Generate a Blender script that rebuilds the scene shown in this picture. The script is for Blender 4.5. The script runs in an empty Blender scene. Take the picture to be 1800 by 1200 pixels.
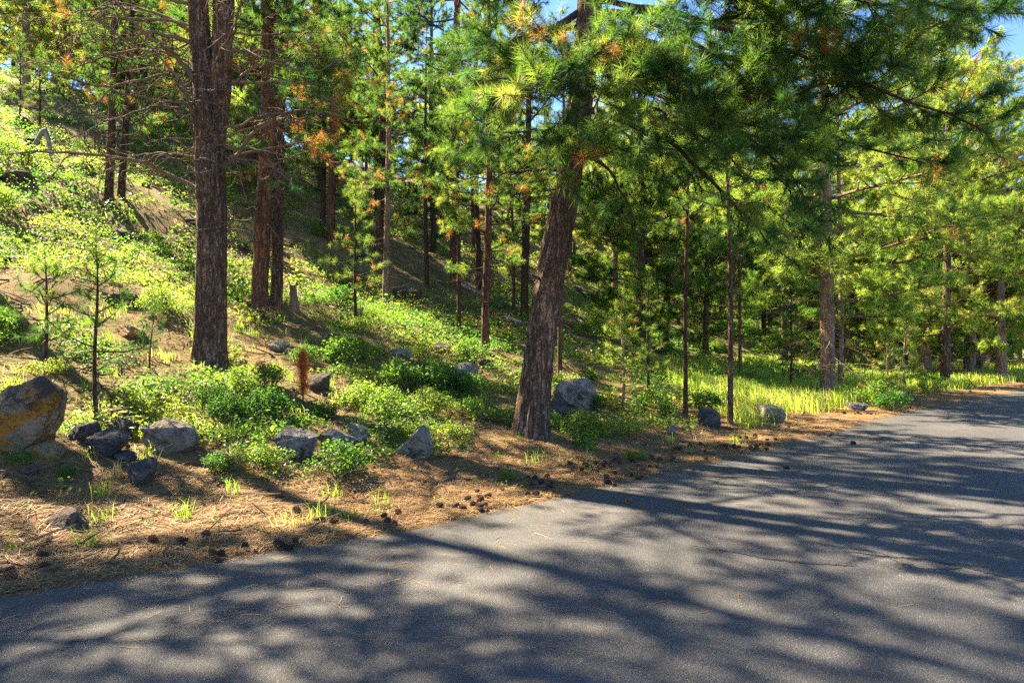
import bpy, math, random
import numpy as np
from mathutils import Vector, Matrix

rad = math.radians
random.seed(7)
SC = bpy.context.scene
COL = SC.collection

# ------------------------------------------------------------------ camera, sky, sun, exposure
cam_d = bpy.data.cameras.new('camera')
cam = bpy.data.objects.new('camera', cam_d)
COL.objects.link(cam)
cam.location = (0, 0, 1.6)
cam.rotation_euler = (rad(90), 0, 0)
cam_d.sensor_width = 36
cam_d.lens = 24
cam_d.clip_end = 2000
cam_d.clip_start = 0.05
SC.camera = cam

SUN_EL, SUN_AZ = rad(45), rad(-52)          # azimuth from +Y, negative to the left
SD = Vector((math.cos(SUN_EL) * math.sin(SUN_AZ), math.cos(SUN_EL) * math.cos(SUN_AZ), math.sin(SUN_EL)))
w = bpy.data.worlds.new('World')
SC.world = w
w.use_nodes = True
nt = w.node_tree
nt.nodes.clear()
sky = nt.nodes.new('ShaderNodeTexSky')
sky.sky_type = 'NISHITA'
sky.sun_disc = False
sky.sun_elevation = SUN_EL
sky.sun_rotation = SUN_AZ
sky.air_density = 0.75
sky.dust_density = 0.0
sky.ozone_density = 7.0
bg = nt.nodes.new('ShaderNodeBackground')
bg.inputs['Strength'].default_value = 0.066
wo = nt.nodes.new('ShaderNodeOutputWorld')
nt.links.new(sky.outputs[0], bg.inputs['Color'])
nt.links.new(bg.outputs[0], wo.inputs['Surface'])

sun_d = bpy.data.lights.new('sun', 'SUN')
sun_d.energy = 5.0
sun_d.angle = rad(0.53)
sun_d.color = (1.0, 0.85, 0.60)
sun = bpy.data.objects.new('sun', sun_d)
sun.rotation_euler = SD.to_track_quat('Z', 'Y').to_euler()
COL.objects.link(sun)

SC.view_settings.view_transform = 'Standard'
SC.view_settings.look = 'None'
SC.view_settings.exposure = 2.8
SC.view_settings.gamma = 1
SC.view_settings.use_curve_mapping = False
SC.render.engine = 'CYCLES'
SC.cycles.max_bounces = 6
SC.cycles.transmission_bounces = 4
SC.cycles.diffuse_bounces = 3
SC.cycles.glossy_bounces = 2
SC.cycles.sample_clamp_indirect = 6
SC.cycles.use_denoising = False
SC.cycles.denoiser = 'OPENIMAGEDENOISE'

# ------------------------------------------------------------------ noise and terrain
def hash2(i, j, s):
    with np.errstate(over='ignore'):
        h = (i.astype(np.int64) * 374761393 + j.astype(np.int64) * 668265263 + s * 974711) & 0xffffffff
        h = ((h ^ (h >> 13)) * 1274126177) & 0xffffffff
        h = h ^ (h >> 16)
    return (h & 0xffff) / 65535.0

def vn(x, y, s=0):
    x = np.asarray(x, float); y = np.asarray(y, float)
    i, j = np.floor(x), np.floor(y)
    fx, fy = x - i, y - j
    fx = fx * fx * (3 - 2 * fx); fy = fy * fy * (3 - 2 * fy)
    i = i.astype(np.int64); j = j.astype(np.int64)
    a = hash2(i, j, s); b = hash2(i + 1, j, s); c = hash2(i, j + 1, s); d = hash2(i + 1, j + 1, s)
    return (a * (1 - fx) + b * fx) * (1 - fy) + (c * (1 - fx) + d * fx) * fy

def fbm(x, y, s=0, oct=4):
    t, a, n = 0, 0.5, 0
    for k in range(oct):
        t = t + a * vn(x * 2 ** k, y * 2 ** k, s + k); n += a; a *= 0.5
    return t / n

EDGE = np.array([(-60, -36), (-30, -15), (-12, -1.9), (-6, 2.35), (-3.2, 4.3), (-0.97, 5.8), (0.6, 7.15), (2.4, 8.85), (4.4, 10.75),
                 (8.6, 15.1), (15.8, 21.6), (30, 33), (60, 54), (120, 92), (220, 150)], float)

def catmull(P, n=12):
    out = []
    for i in range(len(P) - 1):
        p0 = P[max(i - 1, 0)]; p1 = P[i]; p2 = P[i + 1]; p3 = P[min(i + 2, len(P) - 1)]
        a = np.linalg.norm(p2 - p1)
        m1 = (p2 - p0) / (np.linalg.norm(p2 - p1) + np.linalg.norm(p1 - p0) + 1e-9) * a
        m2 = (p3 - p1) / (np.linalg.norm(p3 - p2) + np.linalg.norm(p2 - p1) + 1e-9) * a
        for k in range(n):
            t = k / n
            out.append((2*t**3-3*t**2+1)*p1 + (t**3-2*t**2+t)*m1 + (-2*t**3+3*t**2)*p2 + (t**3-t**2)*m2)
    out.append(P[-1])
    return np.array(out)

EP = catmull(EDGE)
def edge_d(x, y):
    """signed distance to the near edge of the road, positive on the forest side"""
    ey = np.interp(x, EP[:, 0], EP[:, 1])
    sl = np.interp(x, EP[:, 0], np.gradient(EP[:, 1], EP[:, 0]))
    return (np.asarray(y) - ey) / np.sqrt(1 + sl ** 2)

ROADW = 7.2
HT = np.array([(-200, 0), (4, 0), (5.5, .12), (8, .5), (10.5, 1.1), (13.5, 1.95), (17, 3.1), (20, 4.4), (23.6, 6.2), (30, 9.2), (41.8, 14.6),
               (55, 20), (75, 25), (120, 28), (400, 30)], float)
def ss(a, b, x):
    t = np.clip((x - a) / (b - a), 0, 1)
    return t * t * (3 - 2 * t)

def height(x, y):
    x = np.asarray(x, float); y = np.asarray(y, float)
    d = edge_d(x, y)
    P = -.8 * x + .6 * y
    h = np.interp(P, HT[:, 0], HT[:, 1]) * ss(-0.2, 3.0, d)
    far = ss(1.0, 8.0, d)
    h = h + (fbm(x * .22, y * .22, 3, 3) - .5) * 1.1 * far * ss(4, 14, P)
    h = h + (fbm(x * .9, y * .9, 11, 3) - .5) * .28 * ss(.4, 3, d)
    h = h + (fbm(x * 4, y * 4, 21, 3) - .5) * .06 * ss(0.1, .8, d)
    dn = d + (fbm(x * 2.2, y * 2.2, 31, 3) - .5) * .34 + (vn(x * 17, y * 17, 37) - .5) * .07
    h = h + np.where(d > -ROADW / 2, -.05 + .075 * ss(-.10, .08, dn), -.05 + .075 * ss(0, .2, -ROADW - dn))
    return h

def H(x, y):
    return float(height(np.array([x]), np.array([y]))[0])

def W(px, py, D):
    return np.array(((px - 900) / 1200 * D, D, 1.6 + (600 - py) / 1200 * D))

def ground(px, py, lo=3, hi=90):
    """the terrain point seen along this line of sight"""
    D = np.geomspace(lo, hi, 900)
    X = (px - 900) / 1200 * D
    Z = 1.6 + (600 - py) / 1200 * D
    hit = np.nonzero(height(X, D) >= Z)[0]
    k = hit[0] if len(hit) else len(D) - 1
    return X[k], D[k]

# ------------------------------------------------------------------ mesh helpers
class Geo:
    def __init__(s):
        s.V = []; s.F = []; s.A = []; s.n = 0
    def add(s, v, f, a=None):
        """v (n,3); f list of arrays (m,3) or (m,4); a per vertex value"""
        v = np.asarray(v, float).reshape(-1, 3)
        for q in (f if isinstance(f, list) else [f]):
            q = np.asarray(q, np.int64)
            if len(q):
                s.F.append(q + s.n)
        s.V.append(v)
        s.A.append(np.zeros(len(v)) if a is None else np.broadcast_to(np.asarray(a, float), (len(v),)))
        s.n += len(v)
        return s
    def mesh(s, name, mats, smooth=False):
        me = bpy.data.meshes.new(name)
        if s.n == 0:
            return me
        V = np.concatenate(s.V); me.vertices.add(len(V)); me.vertices.foreach_set('co', V.ravel().astype(np.float32))
        li = np.concatenate([q.ravel() for q in s.F])
        sizes = np.concatenate([np.full(len(q), q.shape[1]) for q in s.F])
        me.loops.add(len(li)); me.loops.foreach_set('vertex_index', li.astype(np.int32))
        me.polygons.add(len(sizes))
        st = np.concatenate([[0], np.cumsum(sizes)[:-1]])
        me.polygons.foreach_set('loop_start', st.astype(np.int32))
        me.polygons.foreach_set('use_smooth', np.full(len(sizes), smooth))
        at = me.attributes.new('tone', 'FLOAT', 'POINT')
        at.data.foreach_set('value', np.concatenate(s.A).astype(np.float32))
        me.update(calc_edges=True)
        for m in (mats if isinstance(mats, (list, tuple)) else [mats]):
            me.materials.append(m)
        return me

def link(name, me, parent=None, **props):
    o = bpy.data.objects.new(name, me)
    COL.objects.link(o)
    if parent is not None:
        o.parent = parent
    for k, v in props.items():
        o[k] = v
    return o

def thing(name, label, cat, loc=(0, 0, 0), rz=0, sc=1.0, group=None):
    o = link(name, None, label=label, category=cat)
    o.location = loc; o.rotation_euler = (0, 0, rz)
    o.scale = (sc, sc, sc) if isinstance(sc, (int, float)) else sc
    o.empty_display_size = .3
    if group: o['group'] = group
    return o

def norm(v):
    return v / (np.linalg.norm(v, axis=-1, keepdims=True) + 1e-12)

def tubes(geo, P, R, sides=5, a=0.0):
    """P (m,N,3), R (m,N): m tubes in one go"""
    P = np.asarray(P, float); R = np.asarray(R, float)
    if P.ndim == 2: P = P[None]; R = R[None]
    m, N, _ = P.shape
    T = norm(np.gradient(P, axis=1))
    ref = np.where(np.abs(T[:, :1, 2:3]) > .8, np.array([1., 0, 0]), np.array([0, 0, 1.]))
    ref = np.broadcast_to(ref, T.shape)
    U = norm(np.cross(T, ref)); B = np.cross(T, U)
    an = np.linspace(0, 2 * math.pi, sides, endpoint=False)
    ring = P[:, :, None, :] + R[:, :, None, None] * (np.cos(an)[:, None] * U[:, :, None, :] + np.sin(an)[:, None] * B[:, :, None, :])
    V = ring.reshape(-1, 3)
    i = np.arange(N - 1)[:, None]; j = np.arange(sides)[None, :]
    f = np.stack([i * sides + j, i * sides + (j + 1) % sides, (i + 1) * sides + (j + 1) % sides, (i + 1) * sides + j], -1).reshape(-1, 4)
    F = (f[None] + (np.arange(m) * N * sides)[:, None, None]).reshape(-1, 4)
    a = np.repeat(np.broadcast_to(np.asarray(a, float), (m,)), N * sides)
    geo.add(V, F, a)

def resample(P, n):
    P = np.asarray(P, float)
    s = np.concatenate([[0], np.cumsum(np.linalg.norm(np.diff(P, axis=0), axis=1))])
    C = catmull(P, 8)
    s = np.concatenate([[0], np.cumsum(np.linalg.norm(np.diff(C, axis=0), axis=1))])
    t = np.linspace(0, s[-1], n)
    return np.stack([np.interp(t, s, C[:, k]) for k in range(3)], 1)

RG = np.random.default_rng(11)

def tufts(geo, P, D, L, n, wd, tone, spread=(25, 80), back=.10, rng=RG):
    """needle bundles: every needle is a narrow folded blade"""
    P = np.asarray(P, float).reshape(-1, 3); D = norm(np.asarray(D, float).reshape(-1, 3))
    m = len(P)
    if m == 0: return
    L = np.broadcast_to(np.asarray(L, float), (m,)); tone = np.broadcast_to(np.asarray(tone, float), (m,))
    ref = np.where(np.abs(D[:, 2:3]) > .9, np.array([1., 0, 0]), np.array([0, 0, 1.]))
    U = norm(np.cross(D, ref)); B = np.cross(D, U)
    al = rng.uniform(rad(spread[0]), rad(spread[1]), (m, n)); ph = rng.uniform(0, 2 * math.pi, (m, n))
    d = np.cos(al)[..., None] * D[:, None] + np.sin(al)[..., None] * (np.cos(ph)[..., None] * U[:, None] + np.sin(ph)[..., None] * B[:, None])
    ln = L[:, None] * rng.uniform(.7, 1.1, (m, n))
    base = P[:, None] - D[:, None] * (rng.uniform(0, 1, (m, n)) * back)[..., None]
    side = norm(np.cross(d, rng.normal(size=(m, n, 3)))) * (wd / 2)
    tip = base + d * ln[..., None]
    tip[..., 2] -= ln * .12
    V = np.stack([base - side, base + side, tip], 2).reshape(-1, 3)
    F = np.arange(m * n * 3).reshape(-1, 3)
    tn = np.repeat((tone[:, None] + rng.normal(0, .05, (m, n))).ravel(), 3)
    geo.add(V, F, np.clip(tn, 0, 1))

def leaves(geo, P, N, size, tone, rng=RG):
    """small folded diamond leaves at P facing N"""
    m = len(P)
    N = norm(N)
    ax = norm(np.cross(N, rng.normal(size=(m, 3)))); bx = np.cross(N, ax)
    s = np.broadcast_to(size, (m,))[:, None] * rng.uniform(.7, 1.2, (m, 1))
    V = np.stack([P - ax * s * .5, P + bx * s * .32 + N * s * .08, P + ax * s * .5 - N * s * .1, P - bx * s * .32 + N * s * .08], 1).reshape(-1, 3)
    k = np.arange(m)[:, None] * 4
    F = np.concatenate([k + np.array([[0, 1, 2]]), k + np.array([[0, 2, 3]])], 0)
    geo.add(V, F, np.repeat(np.clip(np.broadcast_to(tone, (m,)) + rng.normal(0, .06, m), 0, 1), 4))

# ------------------------------------------------------------------ materials
def mat(name):
    m = bpy.data.materials.new(name); m.use_nodes = True
    t = m.node_tree; t.nodes.clear()
    out = t.nodes.new('ShaderNodeOutputMaterial')
    return m, t, out

def ramp(t, stops, fac=None):
    r = t.nodes.new('ShaderNodeValToRGB')
    e = r.color_ramp.elements
    while len(e) < len(stops): e.new(.5)
    for k, (p, c) in enumerate(stops):
        e[k].position = p; e[k].color = (*c, 1)
    if fac is not None: t.links.new(fac, r.inputs['Fac'])
    return r

def noise(t, scale, detail=4, rough=.6, vec=None, dist=0):
    n = t.nodes.new('ShaderNodeTexNoise')
    n.inputs['Scale'].default_value = scale; n.inputs['Detail'].default_value = detail
    n.inputs['Roughness'].default_value = rough; n.inputs['Distortion'].default_value = dist
    if vec is not None: t.links.new(vec, n.inputs['Vector'])
    return n

def coords(t, scale=(1, 1, 1), kind='Object'):
    tc = t.nodes.new('ShaderNodeTexCoord'); mp = t.nodes.new('ShaderNodeMapping')
    mp.inputs['Scale'].default_value = scale
    t.links.new(tc.outputs[kind], mp.inputs['Vector'])
    return mp.outputs[0]

def mixc(t, a, b, fac, mode='MIX'):
    m = t.nodes.new('ShaderNodeMix'); m.data_type = 'RGBA'; m.blend_type = mode
    for s, v in (('A', a), ('B', b)):
        k = [i for i in m.inputs if i.name == s and i.type == 'RGBA'][0]
        if isinstance(v, tuple): k.default_value = (*v, 1)
        else: t.links.new(v, k)
    k = m.inputs[0]
    if isinstance(fac, (int, float)): k.default_value = fac
    else: t.links.new(fac, k)
    return [o for o in m.outputs if o.type == 'RGBA'][0]

def math_n(t, op, a, b=None):
    m = t.nodes.new('ShaderNodeMath'); m.operation = op
    for k, v in enumerate((a, b)):
        if v is None: continue
        if isinstance(v, (int, float)): m.inputs[k].default_value = v
        else: t.links.new(v, m.inputs[k])
    return m.outputs[0]

def bump(t, h, strength=.5, dist=.02, normal=None):
    b = t.nodes.new('ShaderNodeBump'); b.inputs['Strength'].default_value = strength; b.inputs['Distance'].default_value = dist
    t.links.new(h, b.inputs['Height'])
    if normal is not None: t.links.new(normal, b.inputs['Normal'])
    return b.outputs[0]

def principled(t, out, color, rough=.8, normal=None, spec=.3):
    p = t.nodes.new('ShaderNodeBsdfPrincipled')
    if isinstance(color, tuple): p.inputs['Base Color'].default_value = (*color, 1)
    else: t.links.new(color, p.inputs['Base Color'])
    if isinstance(rough, (int, float)): p.inputs['Roughness'].default_value = rough
    else: t.links.new(rough, p.inputs['Roughness'])
    p.inputs['Specular IOR Level'].default_value = spec
    if normal is not None: t.links.new(normal, p.inputs['Normal'])
    if out is not None: t.links.new(p.outputs[0], out.inputs['Surface'])
    return p

def leafy(name, stops, tstops, trans=.5, rough=.55, spec=.25, jitter=.25):
    m, t, out = mat(name)
    at = t.nodes.new('ShaderNodeAttribute'); at.attribute_name = 'tone'
    oi = t.nodes.new('ShaderNodeObjectInfo')
    v = math_n(t, 'ADD', at.outputs['Fac'], math_n(t, 'MULTIPLY', math_n(t, 'SUBTRACT', oi.outputs['Random'], .5), jitter))
    lim = math_n(t, 'MINIMUM', v, .90)
    v = math_n(t, 'MAXIMUM', math_n(t, 'MULTIPLY', math_n(t, 'GREATER_THAN', at.outputs['Fac'], .93), 1.0), lim)
    c = ramp(t, stops, v); c2 = ramp(t, tstops, v)
    p = principled(t, None, c.outputs[0], rough, spec=spec)
    tr = t.nodes.new('ShaderNodeBsdfTranslucent'); t.links.new(c2.outputs[0], tr.inputs['Color'])
    mx = t.nodes.new('ShaderNodeMixShader'); mx.inputs[0].default_value = trans
    t.links.new(p.outputs[0], mx.inputs[1]); t.links.new(tr.outputs[0], mx.inputs[2])
    t.links.new(mx.outputs[0], out.inputs['Surface'])
    return m

M = {}
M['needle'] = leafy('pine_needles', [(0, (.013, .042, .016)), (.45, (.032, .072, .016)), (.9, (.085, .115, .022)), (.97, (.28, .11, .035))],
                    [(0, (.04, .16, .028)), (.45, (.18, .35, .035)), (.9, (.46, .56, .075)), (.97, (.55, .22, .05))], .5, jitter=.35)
M['needle_lit'] = leafy('sunlit_pine_needles', [(0, (.03, .075, .018)), (.45, (.065, .115, .02)), (.9, (.13, .16, .03)), (.97, (.28, .11, .035))],  # brighter yellow-green copy of the needle material: sunlight put into the colour
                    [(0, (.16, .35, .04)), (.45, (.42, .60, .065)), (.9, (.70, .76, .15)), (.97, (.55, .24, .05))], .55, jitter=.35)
M['leaf'] = leafy('shrub_leaves', [(0, (.02, .06, .014)), (.5, (.05, .10, .015)), (.9, (.12, .14, .02)), (.97, (.28, .12, .03))],
                  [(0, (.06, .24, .022)), (.5, (.24, .45, .035)), (.9, (.54, .60, .08)), (.97, (.6, .28, .06))], .5, .45, jitter=.5)
M['grass'] = leafy('grass_blades', [(0, (.04, .09, .015)), (.5, (.11, .155, .02)), (.9, (.24, .21, .06)), (.97, (.38, .28, .13))],
                   [(0, (.18, .46, .035)), (.5, (.50, .76, .05)), (.9, (.80, .82, .17)), (.97, (.5, .4, .15))], .5, .5)
M['dead_needle'] = leafy('dead_red_needles', [(0, (.30, .07, .02)), (1, (.46, .12, .03))], [(0, (.5, .12, .02)), (1, (.75, .22, .04))], .4)
M['litter'] = leafy('fallen_needles', [(0, (.11, .055, .024)), (.5, (.31, .185, .08)), (.9, (.50, .35, .17)), (.97, (.54, .45, .28))],
                    [(0, (.10, .05, .02)), (.5, (.25, .13, .05)), (.9, (.3, .2, .1)), (.97, (.3, .25, .15))], .15, .6)

def bark(name, c_dark, c_mid, c_hi, plate=7, depth=.03, vert=.28):
    m, t, out = mat(name)
    v = coords(t, (1, 1, vert)); vs = coords(t, (1, 1, vert * .62))
    nf = noise(t, plate * 1.7, 5, .62, vs, .6)                       # long furrows
    ridge = math_n(t, 'ABSOLUTE', math_n(t, 'SUBTRACT', nf.outputs['Fac'], .5))
    fur = ramp(t, [(0, (0, 0, 0)), (.035, (.55, .55, .55)), (.10, (1, 1, 1))], ridge)
    nc = noise(t, plate * 2.6, 4, .6, coords(t, (1, 1, .9)), 1.2)    # cross breaks
    cross = ramp(t, [(0, (.05, .05, .05)), (.04, (1, 1, 1))], math_n(t, 'ABSOLUTE', math_n(t, 'SUBTRACT', nc.outputs['Fac'], .48)))
    crack = math_n(t, 'MULTIPLY', fur.outputs[0], cross.outputs[0])
    n1 = noise(t, plate * 7, 6, .75, v); n2 = noise(t, 1.6, 3, .5, coords(t, (1, 1, .35)))
    base = ramp(t, [(.3, c_mid), (.7, c_hi)], n1.outputs['Fac'])
    pt = ramp(t, [(.36, (.72, .74, .80)), (.62, (1.3, 1.1, .92))], n2.outputs['Fac'])
    c = mixc(t, base.outputs[0], pt.outputs[0], 1, 'MULTIPLY')
    c = mixc(t, c_dark, c, crack)
    h = math_n(t, 'ADD', crack, math_n(t, 'MULTIPLY', n1.outputs['Fac'], .8))
    principled(t, out, c, .9, bump(t, h, 1.0, depth), .15)
    return m
M['bark_grey'] = bark('grey_brown_bark', (.06, .036, .022), (.23, .15, .095), (.42, .30, .20), 8, .035)
M['bark_orange'] = bark('orange_pine_bark', (.06, .03, .018), (.23, .125, .07), (.38, .22, .13), 9, .02)
M['twig_pale'] = bark('sunbleached_twig_bark', (.07, .05, .03), (.17, .125, .08), (.30, .23, .15), 30, .003, 1)
M['bark_dark'] = bark('dark_bark', (.03, .019, .012), (.12, .075, .048), (.22, .15, .10), 12, .015)
M['bark_tan'] = bark('pale_tan_bark', (.15, .09, .055), (.42, .29, .19), (.66, .50, .36), 9, .02)
M['twig'] = bark('dead_twig_bark', (.09, .07, .05), (.22, .17, .12), (.38, .30, .22), 30, .003, 1)
M['twig_dark'] = bark('live_twig_bark', (.03, .02, .014), (.075, .05, .03), (.14, .10, .065), 30, .003, 1)
M['bleached'] = bark('bleached_wood', (.2, .17, .14), (.42, .38, .33), (.62, .58, .52), 12, .01, .15)

def ground_mat():
    m, t, out = mat('forest_floor')
    v = coords(t)
    big = noise(t, .5, 4, .6, v); mid = noise(t, 3.5, 6, .65, v); fine = noise(t, 55, 4, .7, v)
    st = noise(t, 26, 6, .75, coords(t, (1, 2.6, 1)), dist=2.5)
    litter = ramp(t, [(.28, (.055, .032, .018)), (.44, (.20, .115, .052)), (.6, (.36, .225, .105)), (.8, (.50, .36, .19))], st.outputs['Fac'])
    soil = ramp(t, [(.3, (.035, .024, .016)), (.6, (.10, .065, .04)), (.8, (.17, .12, .08))], fine.outputs['Fac'])
    green = ramp(t, [(.3, (.045, .065, .015)), (.55, (.11, .14, .03)), (.75, (.20, .19, .06))], fine.outputs['Fac'])
    f1 = ramp(t, [(.52, (0, 0, 0)), (.66, (1, 1, 1))], mid.outputs['Fac'])
    c = mixc(t, litter.outputs[0], soil.outputs[0], f1.outputs[0])
    at = t.nodes.new('ShaderNodeAttribute'); at.attribute_name = 'tone'
    gmask = math_n(t, 'MULTIPLY', at.outputs['Fac'], ramp(t, [(.36, (0, 0, 0)), (.52, (1, 1, 1))], mid.outputs['Fac']).outputs[0])
    c = mixc(t, c, green.outputs[0], gmask)
    h = math_n(t, 'ADD', st.outputs['Fac'], math_n(t, 'MULTIPLY', fine.outputs['Fac'], .4))
    principled(t, out, c, .9, bump(t, h, 1, .03), .1)
    return m
M['ground'] = ground_mat()

def asphalt_mat():
    m, t, out = mat('asphalt')
    v = coords(t)
    vo = t.nodes.new('ShaderNodeTexVoronoi'); vo.inputs['Scale'].default_value = 150; t.links.new(v, vo.inputs['Vector'])
    sep = t.nodes.new('ShaderNodeSeparateColor'); t.links.new(vo.outputs['Color'], sep.inputs[0])
    n = noise(t, 260, 3, .7, v); big = noise(t, .45, 4, .55, v); mid = noise(t, 7, 5, .7, v)
    base = ramp(t, [(.3, (.028, .029, .034)), (.6, (.078, .076, .077)), (.85, (.14, .13, .117))], n.outputs['Fac'])
    stone = ramp(t, [(0, (.7, .7, .72)), (.8, (1.12, 1.1, 1.06)), (.95, (1.5, 1.45, 1.35)), (.99, (2.6, 2.5, 2.3))], sep.outputs[0])
    c = mixc(t, base.outputs[0], stone.outputs[0], 1, 'MULTIPLY')
    blot = ramp(t, [(.35, (.74, .76, .8)), (.65, (1.15, 1.1, 1.05))], big.outputs['Fac'])
    st_ = noise(t, 2.3, 6, .7, coords(t, (1, 1, 1)), .6)
    c = mixc(t, c, ramp(t, [(.30, (.62, .62, .64)), (.40, (1, 1, 1)), (.66, (1, 1, 1)), (.74, (1.25, 1.2, 1.1))], st_.outputs['Fac']).outputs[0], 1, 'MULTIPLY')
    c = mixc(t, c, blot.outputs[0], 1, 'MULTIPLY')
    c = mixc(t, c, ramp(t, [(.35, (.85, .85, .85)), (.65, (1.1, 1.1, 1.1))], mid.outputs['Fac']).outputs[0], 1, 'MULTIPLY')
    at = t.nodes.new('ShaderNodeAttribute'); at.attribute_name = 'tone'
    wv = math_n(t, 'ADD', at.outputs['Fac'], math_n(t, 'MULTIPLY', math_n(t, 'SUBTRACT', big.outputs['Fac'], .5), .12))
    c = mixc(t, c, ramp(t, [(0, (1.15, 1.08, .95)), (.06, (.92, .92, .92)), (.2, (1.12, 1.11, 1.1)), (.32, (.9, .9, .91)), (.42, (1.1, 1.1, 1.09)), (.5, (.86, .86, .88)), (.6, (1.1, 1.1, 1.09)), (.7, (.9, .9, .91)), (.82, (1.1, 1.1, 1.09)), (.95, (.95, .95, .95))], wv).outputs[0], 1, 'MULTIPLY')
    h = math_n(t, 'SUBTRACT', math_n(t, 'MULTIPLY', n.outputs['Fac'], .6), vo.outputs['Distance'])
    principled(t, out, c, .72, bump(t, h, .9, .006), .4)
    return m
M['asphalt'] = asphalt_mat()

def tar_mat():
    m, t, out = mat('tar_seal')
    n = noise(t, 180, 3, .6, coords(t))
    c = ramp(t, [(.3, (.012, .012, .014)), (.7, (.04, .04, .043))], n.outputs['Fac'])
    principled(t, out, c.outputs[0], .6, bump(t, n.outputs['Fac'], .5, .004), .4)
    return m
M['tar'] = tar_mat()

def rock_mat(name, lo, mid, hi, lichen, lf=.5, top=None):
    m, t, out = mat(name)
    v = coords(t)
    n1 = noise(t, 5, 9, .72, v, .5); n2 = noise(t, 40, 8, .75, v); n3 = noise(t, 2.4, 8, .7, v, .8)
    c = ramp(t, [(.3, lo), (.5, mid), (.72, hi)], n1.outputs['Fac']).outputs[0]
    lm = ramp(t, [(lf, (0, 0, 0)), (lf + .035, (1, 1, 1))], n3.outputs['Fac'])
    c = mixc(t, c, lichen, lm.outputs[0])
    c = mixc(t, c, ramp(t, [(.3, (.6, .6, .6)), (.7, (1.35, 1.35, 1.35))], n2.outputs['Fac']).outputs[0], 1, 'MULTIPLY')
    vo = t.nodes.new('ShaderNodeTexVoronoi'); vo.feature = 'DISTANCE_TO_EDGE'; vo.inputs['Scale'].default_value = 2.6
    ad = t.nodes.new('ShaderNodeVectorMath'); ad.operation = 'MULTIPLY_ADD'
    t.links.new(n1.outputs['Color'], ad.inputs[0]); ad.inputs[1].default_value = (.5, .5, .5); t.links.new(v, ad.inputs[2])
    t.links.new(ad.outputs[0], vo.inputs['Vector'])
    cr = ramp(t, [(0, (0, 0, 0)), (.025, (1, 1, 1))], vo.outputs['Distance'])
    c = mixc(t, (.03, .025, .02), c, math_n(t, 'ADD', .35, math_n(t, 'MULTIPLY', cr.outputs[0], .65)))
    if top:
        ge = t.nodes.new('ShaderNodeNewGeometry'); sx_ = t.nodes.new('ShaderNodeSeparateXYZ'); t.links.new(coords(t), sx_.inputs[0])
        k = math_n(t, 'ADD', math_n(t, 'MULTIPLY', sx_.outputs[2], 1.6), math_n(t, 'MULTIPLY', math_n(t, 'SUBTRACT', n1.outputs['Fac'], .5), 1.6))
        c = mixc(t, c, top, ramp(t, [(.28, (0, 0, 0)), (.5, (.9, .9, .9))], k).outputs[0])
    h = math_n(t, 'ADD', math_n(t, 'MULTIPLY', cr.outputs[0], .25), math_n(t, 'ADD', n2.outputs['Fac'], n1.outputs['Fac']))
    principled(t, out, c, .9, bump(t, h, 1, .06), .2)
    return m
M['rock_orange'] = rock_mat('ochre_rock', (.15, .11, .075), (.32, .235, .145), (.44, .32, .18), (.42, .19, .025), .5, (.05, .045, .04))
M['rock_blue'] = rock_mat('blue_grey_rock', (.036, .034, .033), (.09, .086, .084), (.19, .182, .172), (.10, .09, .08), .58)
M['rock_grey'] = rock_mat('grey_rock', (.09, .08, .068), (.26, .235, .195), (.46, .42, .35), (.11, .075, .045), .56)
M['rock_tan'] = rock_mat('tan_rock', (.12, .095, .068), (.29, .235, .165), (.42, .36, .26), (.34, .20, .05), .58)
M['rock_brown'] = rock_mat('brown_lava_rock', (.045, .034, .027), (.125, .092, .07), (.24, .19, .15), (.22, .16, .10), .6)

def cone_mat():
    m, t, out = mat('pine_cone_scales')
    oi = t.nodes.new('ShaderNodeObjectInfo')
    n = noise(t, 60, 3, .6, coords(t))
    c = ramp(t, [(0, (.045, .032, .028)), (.6, (.10, .06, .04)), (1, (.22, .10, .05))], oi.outputs['Random']).outputs[0]
    c = mixc(t, c, ramp(t, [(.3, (.5, .5, .5)), (.7, (1.5, 1.45, 1.4))], n.outputs['Fac']).outputs[0], 1, 'MULTIPLY')
    principled(t, out, c, .75, None, .2)
    return m
M['cone'] = cone_mat()

# ------------------------------------------------------------------ ground and road
def build_ground():
    fr = np.radians(np.linspace(-52, 52, 390))
    bk = np.radians(np.linspace(52, 308, 90))[1:-1]
    an = np.concatenate([fr, bk])
    rr = np.concatenate([np.geomspace(1.6, 9, 115)[:-1], np.geomspace(9, 60, 140)[:-1], np.geomspace(60, 900, 40)])
    A, R = np.meshgrid(an, rr, indexing='ij')
    X = R * np.sin(A); Y = R * np.cos(A)
    Z = height(X, Y)
    na, nr = A.shape
    V = np.stack([X, Y, Z], -1).reshape(-1, 3)
    i = np.arange(na)[:, None]; j = np.arange(nr - 1)[None]
    F = np.stack([i * nr + j, ((i + 1) % na) * nr + j, ((i + 1) % na) * nr + j + 1, i * nr + j + 1], -1).reshape(-1, 4)
    P = -.8 * X + .6 * Y; d = edge_d(X, Y)
    g = ss(1.5, 4.5, d) * np.where(X > 3, 1, .5) 
    geo = Geo().add(V, F, g.ravel())
    # the middle, under the camera
    c = np.append(np.arange(na) * nr, [])
    geo2v = np.vstack([V[c.astype(int)], [[0, 0, H(0, 0)]]])
    k = np.arange(na)
    geo.add(geo2v, np.stack([np.full(na, na), (k + 1) % na, k], 1), 0)
    return link('ground', geo.mesh('ground', M['ground'], True), kind='structure')
build_ground()

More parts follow.
